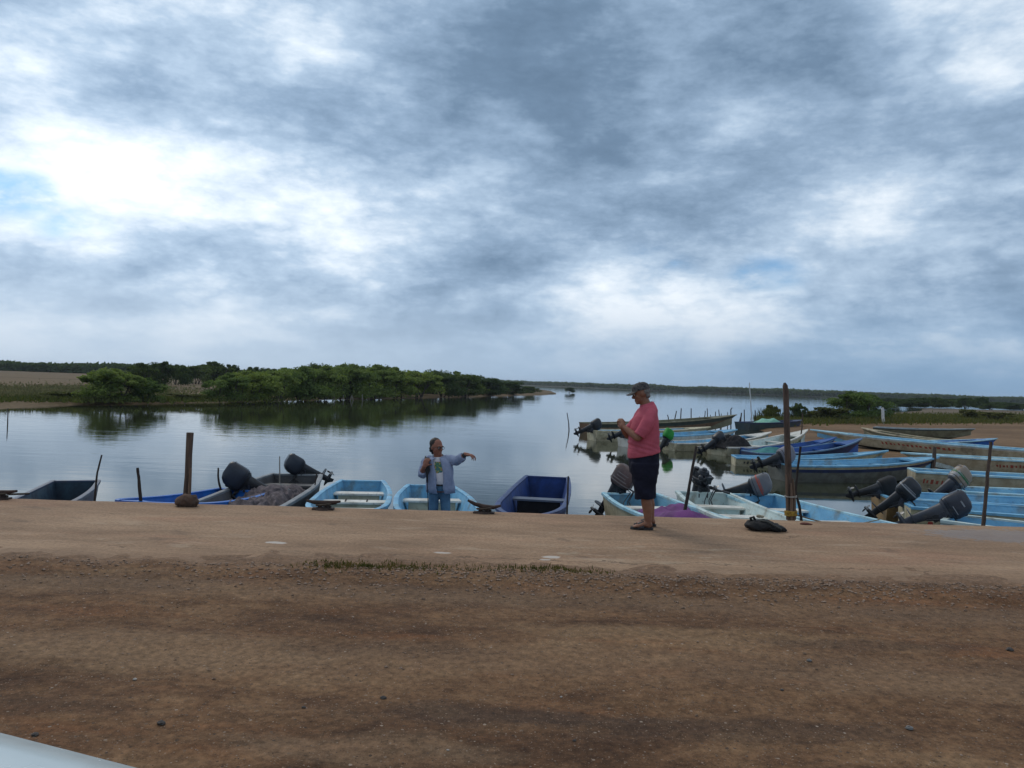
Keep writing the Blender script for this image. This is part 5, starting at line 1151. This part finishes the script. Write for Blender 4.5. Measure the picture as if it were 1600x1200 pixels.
def man_boat():
    D = 11.35; base = atd(686, 850, D); base.z = WATER + .07; t = thing('person', base); tag(t, 'man in open denim shirt and jeans standing in a skiff with his arm stretched out', 'person')
    def P(px, py, dy=0.0): p = atd(px, py, D); return Vector((p.x, p.y + dy, p.z)) - base
    Sx = .98
    mb = MB(); hc = P(682.5, 698.5, 0); fwd = (.72, -.68, -.06)
    at_, rot = face(mb, hc, fwd, 1.04, jaw=1.12)
    mb.cap_tube([P(685, 719, .02), P(684, 711, .01), P(683, 705, .01)], [.075, .064, .062], 14)
    mb.loft(ringsX([(717, 684, .15, .03, .085, 0), (726, 685, .165, .02, .105, 0), (740, 687, .155, .01, .12, 0), (756, 687, .155, .01, .115, 0), (768, 687, .155, .01, .11, 0)], P))
    # arms
    sh, el, wr = P(700, 720, .02), P(716, 717.5, -.03), P(727.5, 709, -.10)
    mb.cap_tube([sh, sh.lerp(el, .5), el], [.058, .050, .044], 12); mb.cap_tube([el, el.lerp(wr, .4), wr], [.044, .042, .029], 12)
    hand(mb, wr, (.9, -.25, -.05), (.15, -.15, .95), -1, .55, 1.12, .25, .14)
    sh, el, wr = P(667, 721, .02), P(660.5, 739, -.05), P(665.5, 726, -.20)
    mb.cap_tube([sh, sh.lerp(el, .5), el], [.058, .050, .045], 12); mb.cap_tube([el, el.lerp(wr, .4), wr], [.046, .045, .031], 12)
    hand(mb, wr, (.35, .05, .9), (-.2, -.95, .1), 1, 1.0, 1.1, .5, .05)
    for sg, xs_ in ((-1, ((678.5, 765), (677, 796), (674.5, 842))), (1, ((694.5, 765), (696.5, 796), (698, 842)))):
        pts = [P(x, y, .0) for x, y in xs_]; pts[2].z = .09
        mb.cap_tube([pts[0], pts[0].lerp(pts[1], .6), pts[1]], [.070, .062, .054], 12); mb.cap_tube([pts[1], pts[1].lerp(pts[2], .4), pts[2]], [.056, .056, .038], 12)
        mb.ell(Vector((pts[2].x, pts[2].y - .07, .045)), (.045, .13, .045), 14)
    fuse(mb, 'body', SKINR, t, .0066, 2)
    hairm = M('hair_dark', (.022, .015, .011), (.012, .009, .007), 40, .6)
    face_bits(at_, rot, 1.04, t, hairm)
    mb = MB(); mb.ell(at_(-.036, 0, .046), (.094, .087, .088), 20, 0, rot); mb.ell(at_(-.065, 0, -.03), (.052, .078, .075), 16, 0, rot); mb.ell(at_(-.075, .02, -.085), (.035, .05, .04), 12, 0, rot)
    for sg in (-1, 1): mb.ell(at_(-.03, sg * .075, -.005), (.028, .014, .05), 10, 0, rot)
    o = fuse(mb, 'hair', hairm, t, .009, 1); drape(o, .008, 45, 2)
    mb = MB()      # glasses
    for sg in (-1, 1):
        c = at_(.098, sg * .033, -.004); f = rot @ Vector((1, 0, 0)); sd_ = rot @ Vector((0, 1, 0)); u_ = rot @ Vector((0, 0, 1))
        mb.tube([c + (sd_ * math.cos(a) * .027 + u_ * math.sin(a) * .020) for a in [i * math.pi / 7 for i in range(15)]], .003, 6)
        mb.tube([at_(.096, sg * .06, 0), at_(.05, sg * .083, .004), at_(-.01, sg * .087, .0)], .003, 6)
    mb.tube([at_(.102, -.008, 0), at_(.102, .008, 0)], .003, 6); mb.build('glasses', BLK, t)
    # white T-shirt
    mb = MB(); mb.loft(ringsX([(714, 684.5, .085, .015, .085, 0), (717, 684.5, .15, .02, .105, 0), (725, 685.5, .180, .01, .125, 0), (738, 687, .172, -.005, .142, 0), (750, 687.5, .176, -.01, .152, 0), (755.5, 687.5, .172, -.005, .146, 0)], P, 32))
    o = fuse(mb, 't_shirt', M('white_cloth', (.58, .57, .60), (.48, .47, .51), 6, .85, spec=.15), t, .0095, 2); drape(o, .006, 9, 1)
    # print: loose coloured patches on the chest
    prm = bpy.data.materials.new('shirt_print'); prm.use_nodes = True; q = G(prm.node_tree); b = q.n['Principled BSDF']
    tcn = q.node('ShaderNodeTexCoord').outputs['Object']
    col = q.ramp(q.noise(tcn, 20, 2, .5, .8), [(0, (.05, .12, .16)), (.40, (.05, .15, .08)), (.50, (.08, .20, .12)), (.56, (.36, .27, .08)), (.62, (.30, .12, .06)), (.68, (.07, .11, .19))], 'CONSTANT')
    q.l.new(col, b.inputs['Base Color']); b.inputs['Roughness'].default_value = .85
    mb = MB(); vs = []; nu = 10
    cpt = P(686.5, 729, 0)
    for i in range(nu + 1):
        for j in range(nu + 1):
            x, z = (i / nu - .5) * .125, (j / nu - .5) * .165
            y = -.142 + (x / .18) ** 2 * .07 + max(0, z) * .12 - .004
            vs.append(cpt + Vector((x, y, z)))
    mb.add(vs, [(i * (nu + 1) + j, (i + 1) * (nu + 1) + j, (i + 1) * (nu + 1) + j + 1, i * (nu + 1) + j + 1) for i in range(nu) for j in range(nu)])
    po = mb.build('print', prm, o); sw = po.modifiers.new('w', 'SHRINKWRAP'); sw.target = o; sw.wrap_method = 'PROJECT'; sw.use_project_y = True; sw.use_negative_direction = True; sw.use_positive_direction = True; sw.offset = .004
    # open overshirt: arcs around the torso with a gap in front, plus sleeves
    den = M('denim_shirt', (.25, .295, .42), (.18, .22, .33), 7, .88, bump=.25, bsc=60, spec=.15)
    mb = MB(); rr = []; n_ = 30
    for py, cx, rx, ry, g0, g1 in [(714, 684.5, .12, .105, .34, .40), (717, 684, .185, .125, .40, .46), (723, 684.5, .205, .148, .40, .50), (734, 686.5, .205, .172, .38, .52), (748, 687.5, .206, .185, .36, .54), (760, 688, .212, .188, .34, .56), (769, 688.5, .216, .19, .32, .60)]:
        c = P(cx, py, .005); ring = []
        # angles measured from the front (-y), gap g0 to the left and g1 to the right
        for i in range(n_ + 1):
            a = g1 * .62 + (2 * math.pi - (g0 + g1) * .62) * i / n_
            ring.append(c + Vector((rx * math.sin(a), -ry * math.cos(a), .0)))
        rr.append(ring)
    mb.loft(rr, 0, (False, False), closed=False)
    n0 = len(mb.v)
    oshirt = mb.build('denim_shirt', den, t)
    m_ = oshirt.modifiers.new('thick', 'SOLIDIFY'); m_.thickness = .010; m_.offset = -1
    for v in oshirt.data.vertices: v.co += Vector((noise.noise(v.co * 9), noise.noise(v.co * 9 + Vector((5, 0, 0))), 0)) * .022 + Vector((0, noise.noise(v.co * 24) * .010, 0))
    for pts, rd in ((((697, 720, .02), (705, 719, .01), (713, 719.5, -.02), (719, 716.5, -.05), (724.5, 712, -.085)), (.088, .082, .078, .070, .062)), (((669, 721, .02), (664, 729, .0), (661, 737, -.03), (660.5, 740, -.055), (661.5, 735, -.11)), (.088, .080, .074, .068, .062))):
        mb = MB(); mb.tube([P(*p) for p in pts], list(rd), 16); mb.ell(P(*pts[0]), (rd[0],) * 3, 14); mb.ell(P(*pts[-2]), (rd[-2] * .98,) * 3, 14)
        o = fuse(mb, 'sleeve', den, oshirt, .0095, 2); drape(o, .014, 14, 3); drape(o, .006, 30, 3)
    mb = MB(); mb.loft([[P(684, py, .01) + Vector((rx * math.sin(a), -ry * math.cos(a), 0)) for a in [.55 + (2 * math.pi - 1.1) * i / 20 for i in range(21)]] for py, rx, ry in ((717, .115, .10), (712.5, .095, .088), (713, .108, .10), (717.5, .130, .112))], 0, (False, False), closed=False); mb.build('collar', den, oshirt)
    # jeans, belt
    jean = M('jeans', (.085, .175, .27), (.06, .12, .20), 6, .85, bump=.2, bsc=70, spec=.15)
    mb = MB(); mb.loft(ringsX([(753, 687.5, .158, 0, .132, 0), (762, 687, .166, 0, .128, 0), (766, 687, .160, 0, .11, 0)], P, 28))
    for xs_ in (((678.5, 765), (677, 796), (674.5, 840)), ((694.5, 765), (696.5, 796), (698, 840))):
        pts = [P(x, y, 0) for x, y in xs_]; pts[2].z = .06
        mb.cap_tube([pts[0], pts[0].lerp(pts[1], .5), pts[1], pts[1].lerp(pts[2], .5), pts[2]], [.086, .076, .070, .064, .060], 16)
    o = fuse(mb, 'jeans', jean, t, .0095, 1); drape(o, .008, 10, 5)
    mb = MB(); mb.loft(ringsX([(757.5, 687.5, .168, 0, .142, 0), (754.5, 687.5, .168, 0, .142, 0)], P, 28)); mb.build('belt', M('belt_black', (.012, .012, .014), None, 8, .5), t)
    for x in (675.5, 697):
        p = P(x, 842); mb = MB(); mb.ell((p.x, p.y - .06, .035), (.052, .145, .055), 16); mb.box((p.x, p.y - .06, -.004), (.085, .26, .02)); fuse(mb, 'shoe', M('shoe_dark', (.03, .025, .022), None, 8, .6), t, .009, 2)
    mb = MB(); c = P(726.3, 710, -.095); d = (P(727.5, 709, -.10) - P(716, 717.5, -.03)).normalized(); mb.tube([c - d * .018, c + d * .018], .037, 14); mb.build('wristwatch', BLK, t)
    # backpack worn on the back, strap over the shoulder on the left of the photo
    bp = thing('backpack', P(676, 735, .2) + base); tag(bp, 'black backpack on the back of the man in the denim shirt', 'backpack')
    blk = M('backpack_black', (.012, .012, .016), None, 8, .75)
    mb = MB(); mb.ell((.06, .07, .02), (.15, .085, .22), 18); mb.ell((.06, .11, -.06), (.12, .07, .12), 14); fuse(mb, 'pack', blk, bp, .012, 2)
    o_ = base - (P(676, 735, .2) + base)
    mb = MB(); rr = []
    for px, py, dy in ((668, 714, .10), (667.5, 713, .04), (668, 714.5, -.06), (668.5, 719, -.135), (669.5, 726, -.165), (670, 732, -.17), (669.5, 741, -.17), (669.5, 752, -.15)):
        c = P(px, py, dy) + o_; w = .036 if py < 734 else .012; rr.append([c + Vector((-w, -.012, 0)), c + Vector((w, -.012, 0)), c + Vector((w, .008, 0)), c + Vector((-w, .008, 0))])
    mb.loft(rr, 0); mb.build('strap', blk, bp)
    mb = MB(); mb.tube([P(669.5, 750, -.16) + o_, P(670.5, 765, -.20) + o_, P(671, 785, -.17) + o_, P(671, 797, -.15) + o_], .007, 6); mb.build('hanging_strap', blk, bp)
man_boat()

# ------------------------------------------------------------------ parked white car (only the front corner shows)
def car():
    t = thing('parked_car', (-1.70, -.30, -.03), R(-19)); tag(t, 'white car whose front corner shows at the lower left', 'car')
    wh = M('car_white', (.46, .54, .57), (.43, .51, .54), 2, .25, spec=.6); gl = M('car_glass', (.02, .025, .03), None, 2, .05, spec=.8); tyre = M('tyre', (.02, .02, .02), None, 9, .9)
    HW = .86
    def outline(k, n=40):       # plan outline, front at +y
        pts = []
        for i in range(n):
            a = 2 * math.pi * i / n; c, s_ = math.cos(a), math.sin(a); e = 12.0
            x = HW * k[0] * math.copysign(abs(c) ** (2 / e), c); y = math.copysign(abs(s_) ** (2 / e), s_); y = y * (k[1] if s_ > 0 else k[2])
            pts.append((x, y))
        return pts
    def hz(z, y): return z
    mb = MB(); rings = []
    for z, kx, kf, kb in ((.22, .93, 2.02, 2.05), (.32, .985, 2.16, 2.15), (.50, 1.0, 2.22, 2.18), (.70, 1.0, 2.20, 2.18), (.84, .985, 2.13, 2.14), (.925, .955, 2.03, 2.08), (.965, .91, 1.92, 2.0), (.985, .82, 1.75, 1.9)):
        rings.append([Vector((x, y, z + (.05 if y < .6 and z > .8 else 0) - (.0 if y < 1 else (y - 1) * .03 * (z > .8)))) for x, y in outline((kx, kf, kb))])
    mb.loft(rings, 0); mb.build('body', wh, t, sharp=60)
    mb = MB(); rings = []
    for z, kx, y0, y1 in ((.98, .86, .85, -1.85), (1.1, .84, .72, -1.78), (1.28, .78, .45, -1.62), (1.42, .70, .12, -1.42), (1.47, .60, -.10, -1.25)):
        rings.append([Vector((HW * kx * math.copysign(abs(math.cos(a)) ** .4, math.cos(a)), (y0 + y1) / 2 + (y0 - y1) / 2 * math.copysign(abs(math.sin(a)) ** .4, math.sin(a)), z)) for a in [2 * math.pi * i / 36 for i in range(36)]])
    mb.loft(rings[:4], 0, (True, True)); mb.build('windows', gl, t, sharp=60)
    mb = MB(); mb.loft([[v * 1.0 + Vector((0, 0, .004)) for v in rings[3]], [v + Vector((0, 0, .03)) for v in rings[3]], [v + Vector((0, 0, .02)) for v in rings[4]]], 0); mb.build('roof', wh, t)
    for sx in (-1, 1):
        for y in (1.32, -1.30):
            mb = MB(); prof = [(.20, .10), (.30, .115), (.325, .08), (.325, -.08), (.30, -.115), (.20, -.10)]
            mb.loft([[Vector((sx * .78 + w, y + r_ * math.cos(a), .325 + r_ * math.sin(a))) for a in [2 * math.pi * i / 28 for i in range(28)]] for r_, w in prof], 0); w_o = mb.build('wheel', tyre, t)
            mb = MB(); mb.tube([(sx * .78 - .09, y, .325), (sx * .78 + .09, y, .325)], .205, 20); mb.build('rim', MET, w_o)
        mb = MB(); mb.ell((sx * .60, 2.10, .66), (.19, .12, .085), 16); mb.build('headlight', M('headlight_glass', (.6, .62, .65), None, 3, .1, spec=.7), t)
        mb = MB(); mb.ell((sx * .96, .58, 1.08), (.10, .06, .075), 14); mb.box((sx * .86, .58, 1.03), (.14, .04, .03)); mb.build('side_mirror', wh, t)
    mb = MB(); mb.box((0, 2.19, .46), (.9, .06, .14)); mb.build('grille', BLK, t)
car()

# ------------------------------------------------------------------ air
hm = bpy.data.materials.new('haze_air'); hm.use_nodes = True; q = G(hm.node_tree); q.n.clear()
pv = q.node('ShaderNodeVolumePrincipled'); pv.inputs['Color'].default_value = (.80, .88, 1.0, 1); pv.inputs['Density'].default_value = .00017
q.l.new(pv.outputs[0], q.node('ShaderNodeOutputMaterial').inputs['Volume'])
mb = MB(); mb.box((0, 1700, 4.5), (6000, 3520, 16)); hz_o = mb.build('haze', hm, None, False); hz_o['kind'] = 'stuff'; hz_o['label'] = 'thin pale blue haze over the lagoon toward the far shore'
